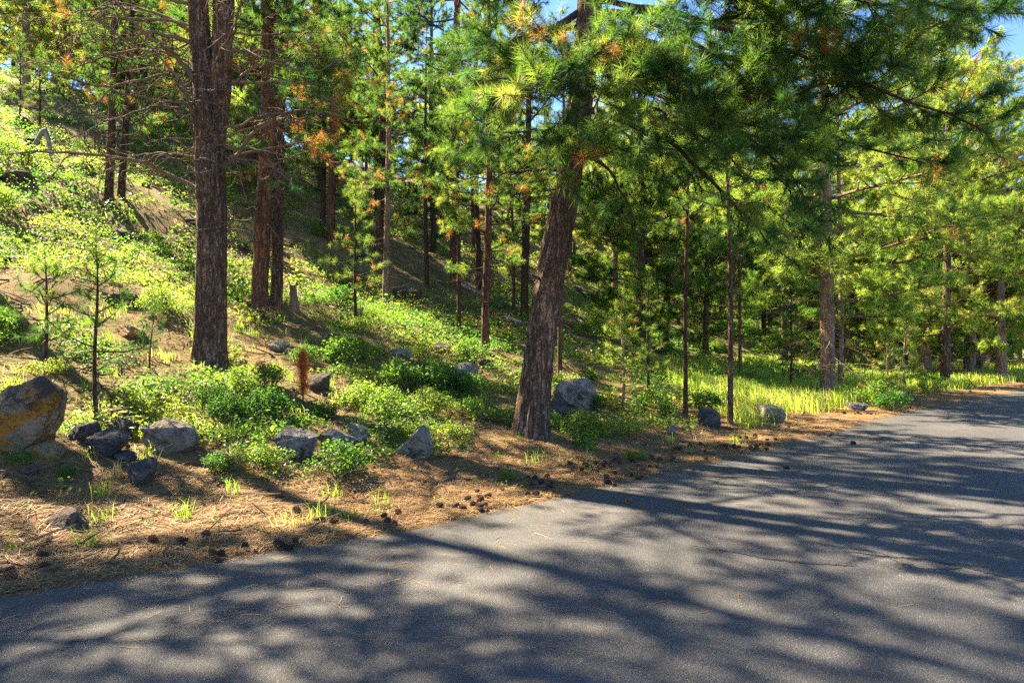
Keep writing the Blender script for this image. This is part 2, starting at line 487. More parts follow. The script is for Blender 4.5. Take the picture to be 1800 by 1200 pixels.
def build_road():
    C = catmull(EDGE, 30)
    T = norm(np.gradient(C, axis=0)); N = np.stack([T[:, 1], -T[:, 0]], 1)   # toward the road
    nw = 24
    u = np.linspace(-.35, ROADW + .35, nw)
    P = C[:, None, :] + N[:, None, :] * u[None, :, None]
    z = .03 * (1 - ((u - ROADW / 2) / (ROADW / 2 + .35)) ** 2)
    V = np.concatenate([P, np.broadcast_to(z[None, :, None], (len(C), nw, 1))], -1).reshape(-1, 3)
    i = np.arange(len(C) - 1)[:, None]; j = np.arange(nw - 1)[None]
    F = np.stack([i * nw + j, i * nw + j + 1, (i + 1) * nw + j + 1, (i + 1) * nw + j], -1).reshape(-1, 4)
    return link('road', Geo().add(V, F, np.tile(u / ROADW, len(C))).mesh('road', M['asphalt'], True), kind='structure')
build_road()

def road_z(x, y):
    u = -float(edge_d(np.array([x]), np.array([y]))[0])
    return .03 * (1 - ((u - ROADW / 2) / (ROADW / 2 + .35)) ** 2)

def strip(pts, wid, name, m, rng=np.random.default_rng(5)):
    """a thin line of tar lying on the road"""
    C = catmull(np.array(pts, float), 14)
    T = norm(np.gradient(C, axis=0)); N = np.stack([-T[:, 1], T[:, 0]], 1)
    n = len(C)
    wv = np.array(wid)
    ww = np.interp(np.linspace(0, 1, n), np.linspace(0, 1, len(wv)), wv) * rng.uniform(.6, 1.3, n)
    jit = rng.normal(0, .008, (n, 1)) * N
    L = C + N * ww[:, None] / 2 + jit; R_ = C - N * ww[:, None] / 2 + jit
    V = [(*p, road_z(*p) + .004) for p in np.concatenate([L, R_])]
    i = np.arange(n - 1)
    return link(name, Geo().add(V, np.stack([i, i + 1, n + i + 1, n + i], 1)).mesh(name, m), kind='structure')
def rp(px, py):
    D = 1.6 * 1200 / (py - 600)
    return ((px - 900) / 1200 * D, D)
strip([rp(*q) for q in [(1215, 965), (1300, 978), (1350, 988), (1420, 996), (1500, 1002)]], [.005, .02, .03, .05, .01], 'road_crack', M['tar'])
strip([rp(*q) for q in [(1480, 975), (1560, 985), (1640, 992), (1720, 1010), (1800, 1030), (1900, 1060)]], [.01, .02, .04, .02, .03, .02], 'road_crack', M['tar'])
strip([rp(*q) for q in [(1560, 985), (1590, 1000), (1640, 1008), (1700, 1004)]], [.01, .008, .02, .01], 'road_crack', M['tar'])
strip([rp(*q) for q in [(120, 1134), (135, 1131), (152, 1132)]], [.02, .045, .015], 'tar_spot', M['tar'])

# ------------------------------------------------------------------ pine generator
def rot_about(v, ax, a):
    return v * math.cos(a) + np.cross(ax, v) * math.sin(a) + ax * np.dot(ax, v) * (1 - math.cos(a))

def walk(p, d, L, n, droop, wob, rng):
    """a curved line: starts along d, bends by droop (positive up) and wobbles"""
    P = [np.array(p, float)]
    d = d / np.linalg.norm(d)
    k = rng.normal(size=3); k /= np.linalg.norm(k)
    for i in range(n - 1):
        d = d + np.array([0, 0, droop / n]) + np.cross(d, k) * (wob / n)
        if rng.random() < .35: k = rng.normal(size=3); k /= np.linalg.norm(k)
        d = d / np.linalg.norm(d)
        P.append(P[-1] + d * L / (n - 1))
    return np.array(P)

class Crown:
    """collects twigs and needle tufts of one tree"""
    def __init__(s, tn=5): s.tw = []; s.tr = []; s.tp = []; s.td = []; s.tt = []; s.n = tn
    def twig(s, P, r0, r1):
        s.tw.append(P if s.n == len(P) else P[[0, 2, 4]]); s.tr.append(np.linspace(r0, r1, s.n))
    ns = 2
    def spray(s, P, t, rng, n=3):
        n = min(n, s.ns)
        d = norm(P[-1] - P[-2])
        s.tuft(P[-1], d, t)
        L = np.linalg.norm(P[-1] - P[0])
        for k in range(1, n):
            b = k * .13
            if b > L * .8: break
            j = max(0., 1 - b / L) * 4; i0 = min(int(j), 3)
            s.tuft(P[i0] + (P[i0 + 1] - P[i0]) * (j - i0), norm(P[i0 + 1] - P[i0]) + rng.normal(0, .12, 3), t - .05 * k)
    def tuft(s, p, d, t): s.tp.append(p); s.td.append(d); s.tt.append(t)

def dress(cr, P, r, rng, live=1.0, density=1.0, sub=.45, up=.5, tone=.4, start=.3, brown=0.02, wob=.8, tuft_sc=1):
    """side shoots along limb P: two levels, tufts at the ends"""
    L = np.linalg.norm(np.diff(P, axis=0), axis=1).sum()
    n = max(2, int(L * 4.6 * density))
    seg = np.linspace(0, 1, len(P))
    T = norm(np.gradient(P, axis=0))
    for i in range(n):
        s = start + (1 - start) * (i + rng.random()) / n
        p = np.array([np.interp(s, seg, P[:, k]) for k in range(3)])
        t = norm(np.array([np.interp(s, seg, T[:, k]) for k in range(3)]))
        sd = norm(np.cross(t, [0, 0, 1])) * (1 if i % 2 else -1)
        d = t * rng.uniform(.5, 1.1) + sd * rng.uniform(.5, 1.2) + np.array([0, 0, rng.uniform(-.35, .3)])
        l = L * sub * (1.15 - .8 * s) * rng.uniform(.6, 1.15)
        l = max(.18, min(l, 1.5))
        Q = walk(p, d, l, 5, up, wob, rng)
        cr.twig(Q, max(.004, r * .35) if live > 0 else .011, .003 if live > 0 else .006)
        tn = min(.9, tone + rng.normal(0, .2))
        if rng.random() < brown: tn = 1.0
        if rng.random() < live: cr.spray(Q, tn, rng, 4)
        m = int(l * 5 * density)
        for k in range(m):
            a = rng.uniform(.25, .95); q = Q[0] + (Q[-1] - Q[0]) * 0
            ii = a * 4; i0 = int(ii); fr = ii - i0
            q = Q[i0] * (1 - fr) + Q[min(i0 + 1, 4)] * fr
            dd = norm(Q[min(i0 + 1, 4)] - Q[i0]) + rng.normal(0, .6, 3) + np.array([0, 0, .2 * up])
            R_ = walk(q, dd, l * rng.uniform(.25, .5), 5, up, wob * 1.4, rng)
            cr.twig(R_, .004 if live > 0 else .008, .0025 if live > 0 else .004)
            if rng.random() < live: cr.spray(R_, tn + rng.normal(0, .05), rng, 3)
    if rng.random() < live: cr.tuft(P[-1], T[-1], tone)

def trunk_geo(P, R, sides, rings, rough, flare=.45, seed=1):
    """a tapering trunk with a flared, ribbed foot and rough surface"""
    C = resample(P, rings)
    s = np.linspace(0, 1, rings)
    pp = np.linspace(0, 1, len(R))
    if len(R) == len(P):
        pp = np.concatenate([[0], np.cumsum(np.linalg.norm(np.diff(np.asarray(P, float), axis=0), axis=1))]); pp = pp / pp[-1]
    Rr = np.interp(s, pp, R)
    z = C[:, 2] - C[0, 2]
    an = np.linspace(0, 2 * math.pi, sides, endpoint=False)
    A, Z = np.meshgrid(an, z)
    fl = 1 + flare * np.exp(-np.clip(Z, 0, None) / .28)
    ribs = 1 + .13 * np.exp(-np.clip(Z, 0, None) / .4) * np.sin(A * 5 + seed) + .05 * np.exp(-np.clip(Z, 0, None) / .5) * np.sin(A * 9 + seed * 2)
    u = np.cos(A) * 3.1 + seed * 7; v_ = np.sin(A) * 3.1
    nz = np.zeros_like(A)
    for o, sc in ((1, 1.0), (2, .55), (4, .3)):
        nz += (np.abs(vn(u * o * 1.6 + v_ * o * .9, Z * o * 2.1 + v_ * o * 1.7, seed + o) - .5) * 2) * sc
    lump = fbm(np.cos(A) * 1.2 + Z * .8, np.sin(A) * 1.2 + Z * .35, seed, 2) - .5
    R2 = Rr[:, None] * fl * ribs * (1 + lump * .12) - rough * (1.1 - nz)
    T = norm(np.gradient(C, axis=0))
    U = norm(np.cross(np.broadcast_to([0, 1., 0], T.shape), T)); B = np.cross(T, U)
    V = C[:, None] + R2[..., None] * (np.cos(A)[..., None] * U[:, None] + np.sin(A)[..., None] * B[:, None])
    i = np.arange(rings - 1)[:, None]; j = np.arange(sides)[None]
    F = np.stack([i * sides + j, i * sides + (j + 1) % sides, (i + 1) * sides + (j + 1) % sides, (i + 1) * sides + j], -1).reshape(-1, 4)
    return Geo().add(V.reshape(-1, 3), F)

def crown_mesh(cr, name, nm, twm, needles, width, L, spread=(20, 80)):
    g = Geo()
    if cr.tw: tubes(g, np.array(cr.tw), np.array(cr.tr), 3, .1)
    ntw = sum(len(q) for q in g.F)
    tufts(g, cr.tp, cr.td, L, needles, width, cr.tt, spread, L * .7)
    me = g.mesh(name, [twm, nm])
    mi = np.ones(len(me.polygons), np.int32); mi[:ntw] = 0
    me.polygons.foreach_set('material_index', mi)
    return me

TREES = {}
def make_tree(key, h, r, bare, rad_c, n_limb, seed, bark_m, nmat='needle', needles=16, width=.009, L=.2, dead=10, density=1.0,
              lean=(0, 0), tone=.4, brown=.03, droop=-.15, shape='cone', sides=14, rough=.012, limb_parts=False, live=1.0, wander=.005):
    rng = np.random.default_rng(seed)
    TP = np.array([[0, 0, -.3], [lean[0] * .02, lean[1] * .02, h * .05], [lean[0] * .3 + rng.normal(0, wander) * h, lean[1] * .3 + rng.normal(0, wander) * h, h * .35],
                   [lean[0] * .7 + rng.normal(0, wander * 1.4) * h, lean[1] * .7 + rng.normal(0, wander * 1.4) * h, h * .7], [lean[0], lean[1], h]])
    TR = [r, r * .96, r * .8, r * .5, r * .06]
    rings = int(24 + h * 3)
    tg = trunk_geo(TP, TR, sides, rings, rough, .35, seed)
    C = resample(TP, 60); zs = C[:, 2]
    RR = np.interp(np.linspace(0, 1, 60), np.linspace(0, 1, 5), TR)
    cr = Crown(5 if h < 3 else 3); limbs = []
    for i in range(n_limb):
        f = (i + rng.random() * .8) / n_limb
        z = bare + (h - .25 - bare) * f ** .92
        k = np.interp(z, zs, np.arange(60)); p = C[int(k)]; rr = RR[int(k)]
        if shape == 'cone': prof = (1 - f) ** .75 * (.55 + .45 * min(1, f / .18)) + .10
        elif shape == 'open': prof = (1 - f) ** .6 * (.5 + .5 * min(1, f / .35)) + .15
        else: prof = (1 - f) ** .9 + .08
        l = rad_c * prof * rng.uniform(.65, 1.15)
        az = i * 2.4 + rng.uniform(-.5, .5)
        el = rad(-8 + 45 * f ** 1.2 + rng.uniform(-10, 12))
        d = np.array([math.cos(az) * math.cos(el), math.sin(az) * math.cos(el), math.sin(el)])
        P = walk(p, d, l, 8, .55 + droop * (1 - f), .35, rng)
        r0 = min(rr * .5, .012 + l * .012)
        limbs.append((P, np.linspace(r0, .006, 8)))
        dress(cr, P, r0, rng, live, density, tone=tone + (rng.normal(0, .05)), start=.28, brown=brown)
    for i in range(dead):
        z = rng.uniform(.25, 1) * bare + .3
        k = np.interp(z, zs, np.arange(60)); p = C[int(k)]
        az = rng.uniform(0, 6.28); l = rng.uniform(.3, 1.0) * rad_c * .55
        d = np.array([math.cos(az), math.sin(az), rng.uniform(-.3, .25)])
        P = walk(p, d, l, 8, -.5, .8, rng)
        limbs.append((P, np.linspace(.012, .004, 8)))
        dress(cr, P, .008, rng, 0, .6, sub=.4, up=-.4, start=.25, wob=2)
    cr.tuft(C[-1], np.array([0, 0, 1.]), tone); cr.tuft(C[-3], np.array([.2, 0, 1.]), tone)
    lg = Geo(); tubes(lg, np.array([a for a, b in limbs]), np.array([b for a, b in limbs]), 5)
    parts = []
    if limb_parts:
        parts.append(('trunk', tg.mesh('trunk', bark_m, True), {}))
        for a, b in limbs:
            g = Geo(); tubes(g, a, b, 6); parts.append(('limb', g.mesh('limb', M['twig_dark'], True), {}))
    else:
        tg.add(np.concatenate(lg.V), [q for q in lg.F])
        parts.append(('trunk', tg.mesh('trunk', bark_m, True), {}))
    parts.append(('crown', crown_mesh(cr, 'crown', M[nmat], M['twig_dark'], needles, width, L), {'kind': 'stuff'}))
    TREES[key] = (parts, h)
    print(key, 'twigs', len(cr.tw), 'tufts', len(cr.tp))

def plant(key, x, y, label, rz=0, sc=1.0, name='pine_tree', cat='pine tree', group=None, tilt=(0, 0), sink=.05, bark_m=None):
    t = thing(name, label, cat, (x, y, H(x, y) - sink), rz, sc, group)
    t.rotation_euler = (tilt[0], tilt[1], rz)
    for nm, me, pr in TREES[key][0]:
        o = link(nm, me, t, **pr)
        if nm == 'trunk' and bark_m is not None:
            o.material_slots[0].link = 'OBJECT'; o.material_slots[0].material = bark_m
    return t

make_tree('tall1', 17, .20, 3.6, 2.9, 50, 101, M['bark_orange'], dead=30, brown=.06, density=1.25, width=.010, L=.19, needles=30)
make_tree('tall2', 19, .18, 5.0, 2.8, 50, 102, M['bark_grey'], dead=34, shape='open', tone=.3, density=1.25, width=.010, L=.19, needles=30)
make_tree('tall3', 15, .14, 2.6, 2.4, 48, 103, M['bark_dark'], dead=26, tone=.45, brown=.08, density=1.3, width=.010, L=.18, needles=30)
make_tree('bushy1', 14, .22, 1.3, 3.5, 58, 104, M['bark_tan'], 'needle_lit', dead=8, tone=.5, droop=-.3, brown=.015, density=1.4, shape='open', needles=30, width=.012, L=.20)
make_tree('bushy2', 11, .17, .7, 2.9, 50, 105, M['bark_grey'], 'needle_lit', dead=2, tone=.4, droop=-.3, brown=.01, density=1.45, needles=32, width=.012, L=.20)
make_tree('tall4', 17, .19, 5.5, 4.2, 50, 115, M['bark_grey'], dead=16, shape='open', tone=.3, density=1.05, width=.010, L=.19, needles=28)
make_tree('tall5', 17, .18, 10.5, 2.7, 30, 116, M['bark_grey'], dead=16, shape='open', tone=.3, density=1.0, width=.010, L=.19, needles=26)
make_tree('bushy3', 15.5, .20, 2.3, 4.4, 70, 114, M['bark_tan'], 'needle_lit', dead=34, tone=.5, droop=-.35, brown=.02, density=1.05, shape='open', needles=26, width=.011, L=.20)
make_tree('young1', 4.2, .05, .9, .95, 30, 106, M['bark_dark'], dead=3, tone=.45, density=1.3, needles=20, L=.15, width=.006, rough=.003, sides=8)
make_tree('young2', 2.6, .035, .35, .75, 24, 107, M['bark_tan'], 'needle_lit', dead=0, tone=.6, density=1.5, needles=22, L=.14, width=.006, rough=.002, sides=8)
make_tree('sapling1', 1.75, .028, .45, .55, 16, 108, M['bark_dark'], dead=3, tone=.15, density=1.6, needles=24, L=.13, width=.004, rough=.001, sides=8, limb_parts=True, droop=.1)
make_tree('sapling2', 2.0, .024, .55, .42, 14, 109, M['bark_dark'], dead=4, tone=.2, density=1.5, needles=22, L=.12, width=.004, rough=.001, sides=8, limb_parts=True, droop=.1)
make_tree('pole1', 7.5, .055, 3.2, .9, 30, 110, M['bark_dark'], dead=26, tone=.25, density=1.2, needles=22, width=.007, L=.16, rough=.003, sides=10, wander=.012)

# ------------------------------------------------------------------ the two big pines
def explicit_tree(name, label, base, TP, TR, limbs, mats, stems=(), twig_extra=None, needles=40, width=.004, L=.17, seed=5, nmat='needle', rough=.022, sides=64, rings=260, roughlimb=.01):
    rng = np.random.default_rng(seed)
    t = thing(name, label, 'pine tree', (0, 0, 0))
    stub = resample(np.array(TP) - np.array(base), 100)
    org = np.array(base, float); t.location = org
    g = trunk_geo(np.array(TP) - org, TR, sides, rings, rough, .5, seed)
    link('trunk', g.mesh('trunk', mats[0], True), t)
    for S, R_ in stems:
        link('trunk', trunk_geo(np.array(S) - org, R_, 36, 90, rough * .7, 0, seed + 3).mesh('trunk', mats[0], True), t)
    cr = Crown(); dead = Crown(); cr.ns = 2
    for lb in limbs:
        P = resample(np.array(lb['p']) - org, 14)
        P[1:-1] += rng.normal(0, .018, (12, 3))
        r0 = lb.get('r', .03)
        g = Geo(); tubes(g, P, r0 * np.linspace(1, .22, 14) * rng.uniform(.9, 1.1, 14), 8)
        link('limb', g.mesh('limb', mats[1], True), t)
        live = lb.get('live', 1)
        c = cr if live > 0 else dead
        dress(c, P, r0 * .5, rng, live, lb.get('den', 1), lb.get('sub', .45), lb.get('up', .4), lb.get('tone', .2), lb.get('start', .25), lb.get('brown', .02), lb.get('wob', .8))
    for k in range(14):                                   # broken stubs on the lower trunk
        q = stub[int(rng.integers(8, 34))]; a_ = rng.uniform(0, 6.28); d_ = np.array([math.cos(a_), math.sin(a_), rng.uniform(-.1, .5)])
        g = Geo(); l_ = rng.uniform(.05, .16)
        tubes(g, np.array([q + d_ * .12, q + d_ * (.20 + l_ * .5), q + d_ * (.20 + l_)]), np.array([.032, .02, .012]), 6)
        link('stub', g.mesh('stub', mats[0], True), t)
    if twig_extra: twig_extra(cr, dead, rng, org)
    link('crown', crown_mesh(cr, 'crown', M[nmat], M['twig_dark'], needles, width, L), t, kind='stuff')
    if dead.tw:
        g = Geo(); tubes(g, np.array(dead.tw), np.array(dead.tr), 4)
        link('dead_twig', g.mesh('dead_twig', M['twig_pale'], True), t, kind='stuff')
    print(name, len(cr.tw), len(cr.tp), len(dead.tw))
    return t

def high_crown(top, n, z0, z1, rc, rng, bx, by, tone=.25):
    """the limbs of the crown above the picture"""
    out = []
    for i in range(n):
        f = (i + rng.random()) / n
        z = z0 + (z1 - z0) * f
        az = i * 2.4 + rng.uniform(-.4, .4); l = rc * (1 - f) ** .7 * rng.uniform(.6, 1.1) + .4
        p = top(z)
        d = np.array([math.cos(az), math.sin(az), rng.uniform(-.05, .35) + f * .4])
        P = walk(p, d, l, 6, .35, .4, rng)
        out.append(dict(p=P, r=.02 + .012 * l, tone=tone, start=.35))
    return out

# leaning pine in the middle
bx, by = ground(935, 772)
print('mid pine', bx, by, H(bx, by))
DM = by + .3
mid_c = [W(933, 790, DM), W(936, 740, DM), W(945, 640, DM), W(962, 520, DM), W(985, 400, DM), W(1003, 290, DM), W(1020, 180, DM), W(1034, 50, DM),
         W(1040, -60, DM), W(1045, -300, DM), W(1047, -700, DM), W(1047, -1150, DM)]
mid_c = [p + np.array([0, 0, 0]) for p in mid_c]
mp = resample(np.array(mid_c), 100)
def mid_at(z): return np.array([np.interp(z, mp[:, 2], mp[:, k]) for k in range(3)])
k_ = DM / 1200
MR = [.27, .25, .235, .225, .21, .20, .20, .19, .18, .16, .11, .02]
rngm = np.random.default_rng(77)
def B(*pts): return np.array([W(*p) for p in pts])
mid_limbs = [
    dict(p=B((1020, 20, DM), (965, 50, DM - .1), (900, 75, DM - .3), (830, 98, DM - .6), (770, 130, DM - .8)), r=.055, tone=.2, start=.45),
    dict(p=B((1020, 45, DM), (960, 65, DM + .2), (905, 88, DM + .5), (860, 110, DM + .8)), r=.04, tone=.2, start=.45),
    dict(p=B((1050, 25, DM), (1130, 22, DM - .5), (1200, 40, DM - .9), (1270, 33, DM - 1.1), (1350, 10, DM - 1.4)), r=.05, tone=.3, start=.35),
    dict(p=B((1048, 60, DM), (1120, 70, DM - .3), (1220, 92, DM - .6), (1350, 110, DM - 1), (1490, 108, DM - 1.5), (1580, 75, DM - 1.8), (1700, 30, DM - 2.2), (1800, 24, DM - 2.6)), r=.055, tone=.3, start=.3, den=1.2, sub=.24),
    dict(p=B((1045, 90, DM), (1130, 140, DM - .8), (1240, 165, DM - 1.3), (1380, 170, DM - 1.8), (1500, 130, DM - 2.4), (1620, 100, DM - 2.8)), r=.04, tone=.28, start=.35, sub=.28, den=1.15),
    dict(p=B((1040, -20, DM), (1150, -20, DM - 1), (1300, 0, DM - 1.8), (1450, -10, DM - 2.4), (1600, 20, DM - 2.8), (1720, 60, DM - 3)), r=.05, tone=.28, start=.3, sub=.28, den=1.15),
    dict(p=B((1040, -60, DM), (1180, -60, DM - 1.6), (1350, -50, DM - 2.8), (1520, -30, DM - 3.6), (1650, 10, DM - 4.2)), r=.05, tone=.28, start=.3, sub=.28, den=1.15),
    dict(p=B((1018, 190, DM), (1100, 215, DM - .2), (1180, 250, DM - .4), (1240, 310, DM - .6), (1310, 380, DM - .9), (1350, 430, DM - 1)), r=.05, tone=.28, start=.2, up=-.3, sub=.42, live=.9, wob=1.4, den=1.0),
    dict(p=B((1015, 230, DM), (1090, 265, DM + .3), (1170, 260, DM + .6), (1260, 290, DM + .8)), r=.035, tone=.3, up=-.2, live=.9, wob=1.4, den=1.2),
    dict(p=B((1010, 270, DM), (1060, 290, DM - .3), (1095, 340, DM - .6), (1120, 420, DM - .8), (1130, 470, DM - 1)), r=.03, tone=.3, up=-.5, live=.3, wob=1.6),
    dict(p=B((1030, 110, DM), (1160, 170, DM - 1.2), (1280, 210, DM - 2), (1420, 240, DM - 2.6)), r=.035, tone=.28, start=.2, sub=.4, den=1.0),
    dict(p=B((1025, 150, DM), (1150, 190, DM - 1.5), (1250, 250, DM - 2.3), (1330, 320, DM - 2.8)), r=.03, tone=.3, start=.25, sub=.4, den=1.0),
    dict(p=B((1035, 60, DM), (1150, 130, DM - 1), (1300, 230, DM - 1.8), (1400, 320, DM - 2.2), (1440, 400, DM - 2.4)), r=.035, tone=.28, start=.3, sub=.34, den=1.2),
    dict(p=B((1035, 20, DM), (1200, 60, DM - .4), (1380, 200, DM - .8), (1520, 260, DM - 1), (1640, 290, DM - 1.2)), r=.04, tone=.3, start=.4, sub=.26, den=1.2),
    # toward the camera: the cluster that hangs before the trunk
    dict(p=B((1030, 100, DM), (1040, 90, DM - 1.2), (1010, 110, DM - 2.2), (960, 150, DM - 2.9), (900, 170, DM - 3.2)), r=.03, tone=.45, start=.35, sub=.35, den=1.2),
    dict(p=B((1030, 110, DM), (1060, 110, DM - 1.2), (1060, 130, DM - 2.2), (1050, 180, DM - 2.8), (1020, 240, DM - 3)), r=.03, tone=.3, start=.35, sub=.35, den=1.2),
    dict(p=B((1026, 150, DM), (1050, 180, DM - 1), (1030, 230, DM - 1.8), (1000, 290, DM - 2.2), (985, 330, DM - 2.4)), r=.025, tone=.3, start=.45, sub=.3, den=1.2),
    dict(p=B((1034, 80, DM), (1000, 100, DM - 1.4), (930, 140, DM - 2.2), (860, 180, DM - 2.6), (810, 200, DM - 2.6)), r=.028, tone=.35, start=.4, sub=.35, den=1.1),
    dict(p=B((1034, 80, DM), (1090, 90, DM - 1.2), (1140, 110, DM - 2), (1180, 140, DM - 2.6)), r=.028, tone=.35, start=.4, sub=.35, den=1.1),
    dict(p=B((985, 300, DM), (930, 300, DM - .2), (870, 312, DM - .3), (790, 316, DM - .4)), r=.022, tone=.2, live=.25, up=-.2, wob=1.6),
    dict(p=B((1000, 240, DM), (930, 230, DM + .5), (860, 240, DM + .8), (780, 270, DM + 1)), r=.022, tone=.3, live=.5, up=-.2, wob=1.5),
]
mid_limbs.append(dict(p=B((1042, 0, DM), (1250, 40, DM - 1.4), (1480, 130, DM - 2.2), (1640, 190, DM - 2.6), (1740, 235, DM - 2.8)), r=.045, tone=.3, start=.4, sub=.26, den=1.15))
mid_limbs += high_crown(mid_at, 26, 6.6, 15.5, 3.0, rngm, bx, by)
explicit_tree('pine_tree', 'big dark-barked pine leaning rightward at the roadside with drooping green boughs', (bx, by, H(bx, by)),
              mid_c, MR, mid_limbs, (M['bark_grey'], M['twig_dark']), needles=50, width=.0062, L=.19, seed=9, rough=.03)

# big left pine with the forked stem
lx, ly = ground(370, 652)
print('left pine', lx, ly, H(lx, ly))
DL = ly + .3
left_c = [W(371, 672, DL), W(370, 620, DL), W(370, 540, DL), W(372, 440, DL), W(371, 330, DL), W(367, 230, DL), W(358, 130, DL), W(350, 40, DL), W(345, -60, DL),
          W(342, -300, DL), W(345, -650, DL), W(345, -950, DL)]
stem2 = [W(382, 260, DL + .02), W(388, 170, DL), W(391, 80, DL), W(393, 0, DL), W(396, -100, DL), W(402, -350, DL), W(405, -700, DL)]
kl = DL / 1200
LR = [v * kl for v in (31, 28, 26.5, 26, 25.5, 25, 19, 18, 17, 14, 9, 2)]
l_p = resample(np.array(left_c), 100)
def left_at(z): return np.array([np.interp(z, l_p[:, 2], l_p[:, k]) for k in range(3)])
BK = dict(live=0, up=-.6, wob=3.6, sub=.5, start=.15, den=1.0)
left_limbs = [
    dict(p=B((350, 150, DL), (320, 110, DL - .2), (275, 75, DL - .5), (235, 40, DL - .8), (190, -15, DL - 1)), r=.06, **BK),
    dict(p=B((350, 75, DL), (310, 68, DL - .1), (270, 55, DL - .2), (225, 70, DL - .4), (170, 30, DL - .6)), r=.045, **BK),
    dict(p=B((345, 230, DL), (320, 150, DL - .3), (280, 100, DL - .6), (240, 60, DL - .8)), r=.04, **BK),
    dict(p=B((345, 170, DL), (300, 130, DL), (250, 142, DL - .3), (205, 150, DL - .5), (175, 180, DL - .6), (168, 230, DL - .7), (178, 275, DL - .7)), r=.03, **BK),
    dict(p=B((350, 335, DL), (310, 312, DL), (260, 290, DL - .3), (200, 275, DL - .5), (100, 268, DL - .8), (0, 272, DL - 1)), r=.04, **BK),
    dict(p=B((350, 280, DL), (290, 268, DL + .3), (235, 275, DL + .6), (190, 300, DL + .7)), r=.025, **BK),
    dict(p=B((345, 120, DL), (280, 90, DL + .4), (200, 95, DL + .8), (120, 120, DL + 1), (60, 100, DL + 1.2)), r=.03, **BK),
    dict(p=B((345, 60, DL), (260, 20, DL + .4), (160, 15, DL + .8), (60, 40, DL + 1), (0, 30, DL + 1.2)), r=.03, **BK),
    dict(p=B((345, 200, DL), (280, 190, DL - .6), (200, 210, DL - 1.2), (130, 240, DL - 1.6)), r=.025, **BK),
    dict(p=B((385, 230, DL), (430, 215, DL - .1), (480, 200, DL - .3), (560, 195, DL - .5), (640, 215, DL - .7)), r=.03, **BK),
    dict(p=B((385, 305, DL), (405, 280, DL), (440, 240, DL - .2), (480, 215, DL - .3), (540, 205, DL - .3)), r=.045, **BK),
    dict(p=B((395, 80, DL), (430, 90, DL), (480, 110, DL - .2), (560, 120, DL - .3), (640, 90, DL - .3)), r=.03, **BK),
    dict(p=B((398, 150, DL), (450, 120, DL + .3), (520, 100, DL + .6), (600, 60, DL + 1)), r=.03, **BK),
    dict(p=B((395, 130, DL), (405, 80, DL - .5), (420, 20, DL - 1), (430, -40, DL - 1.4)), r=.035, **BK),
    dict(p=B((385, 180, DL), (375, 120, DL - .6), (410, 50, DL - 1), (425, -10, DL - 1.3)), r=.03, **BK),
    dict(p=B((350, 210, DL), (330, 175, DL - .7), (340, 155, DL - 1), (370, 160, DL - 1.1)), r=.015, **BK),
    dict(p=B((398, 260, DL), (460, 265, DL - .2), (540, 280, DL - .2), (600, 285, DL - .2)), r=.02, **BK),
    dict(p=B((395, 285, DL), (440, 280, DL - .8), (490, 300, DL - 1.2), (520, 330, DL - 1.4)), r=.018, **BK),
]
# the live, sparse boughs above and to the right with brown tips
for k in range(7):
    a = rngm.uniform(-.4, .5); z = rngm.uniform(4.6, 7.5)
    p = left_at(z); P = walk(p, np.array([math.cos(a), math.sin(a), .1]), rngm.uniform(2.0, 3.4), 6, .1, .5, rngm)
    left_limbs.append(dict(p=P, r=.03, live=.65, tone=.5, up=.1, brown=.28, wob=1.3, start=.4))
for k in range(4):
    a = rngm.uniform(2.4, 3.9); z = rngm.uniform(5.4, 7.5)
    p = left_at(z); P = walk(p, np.array([math.cos(a), math.sin(a), .1]), rngm.uniform(2.0, 3.2), 6, .1, .5, rngm)
    left_limbs.append(dict(p=P, r=.03, live=.35, tone=.6, up=.1, brown=.2, wob=1.3, start=.5))
left_limbs += high_crown(left_at, 22, 7.8, 14.5, 3.0, rngm, lx, ly)
def curls(cr, dead, rng, org):
    """thin curled twigs over the lower trunk"""
    for i in range(70):
        z = rng.uniform(3.2, 6.6); a = rng.uniform(0, 6.28)
        p = left_at(z) - org + np.array([math.cos(a), math.sin(a), 0]) * .24
        P = walk(p, np.array([math.cos(a), math.sin(a), rng.uniform(-.4, .6)]), rng.uniform(.4, 1.1), 5, -1.1, 3.5, rng)
        dead.twig(P, .010, .005)
explicit_tree('pine_tree', 'thick forked pine with grey-brown bark and a tangle of bare curling lower branches', (lx, ly, H(lx, ly)),
              left_c, LR, left_limbs, (M['bark_grey'], M['twig']), nmat='needle', stems=[(stem2, [v * kl for v in (12, 17, 17, 18, 17, 12, 3)])],
              twig_extra=curls, needles=34, width=.006, L=.17, seed=15, rough=.02)

# ------------------------------------------------------------------ other trees one can tell apart
def at_px(px, py, **k):
    return ground(px, py, **k)
def P_(key, px, py, label, dia_px=None, D=None, sc=1.0, rz=None, bark_m=None, name='pine_tree', tilt=(0, 0), cat='pine tree'):
    if D is None: x, y = at_px(px, py)
    else: x, y = (px - 900) / 1200 * D, D
    rz = random.uniform(0, 6.28) if rz is None else rz
    print(f'{label[:44]:46s} D {y:5.1f} z {H(x, y):5.2f}')
    return plant(key, x, y, label, rz, sc, name=name, bark_m=bark_m, tilt=tilt, cat=cat)

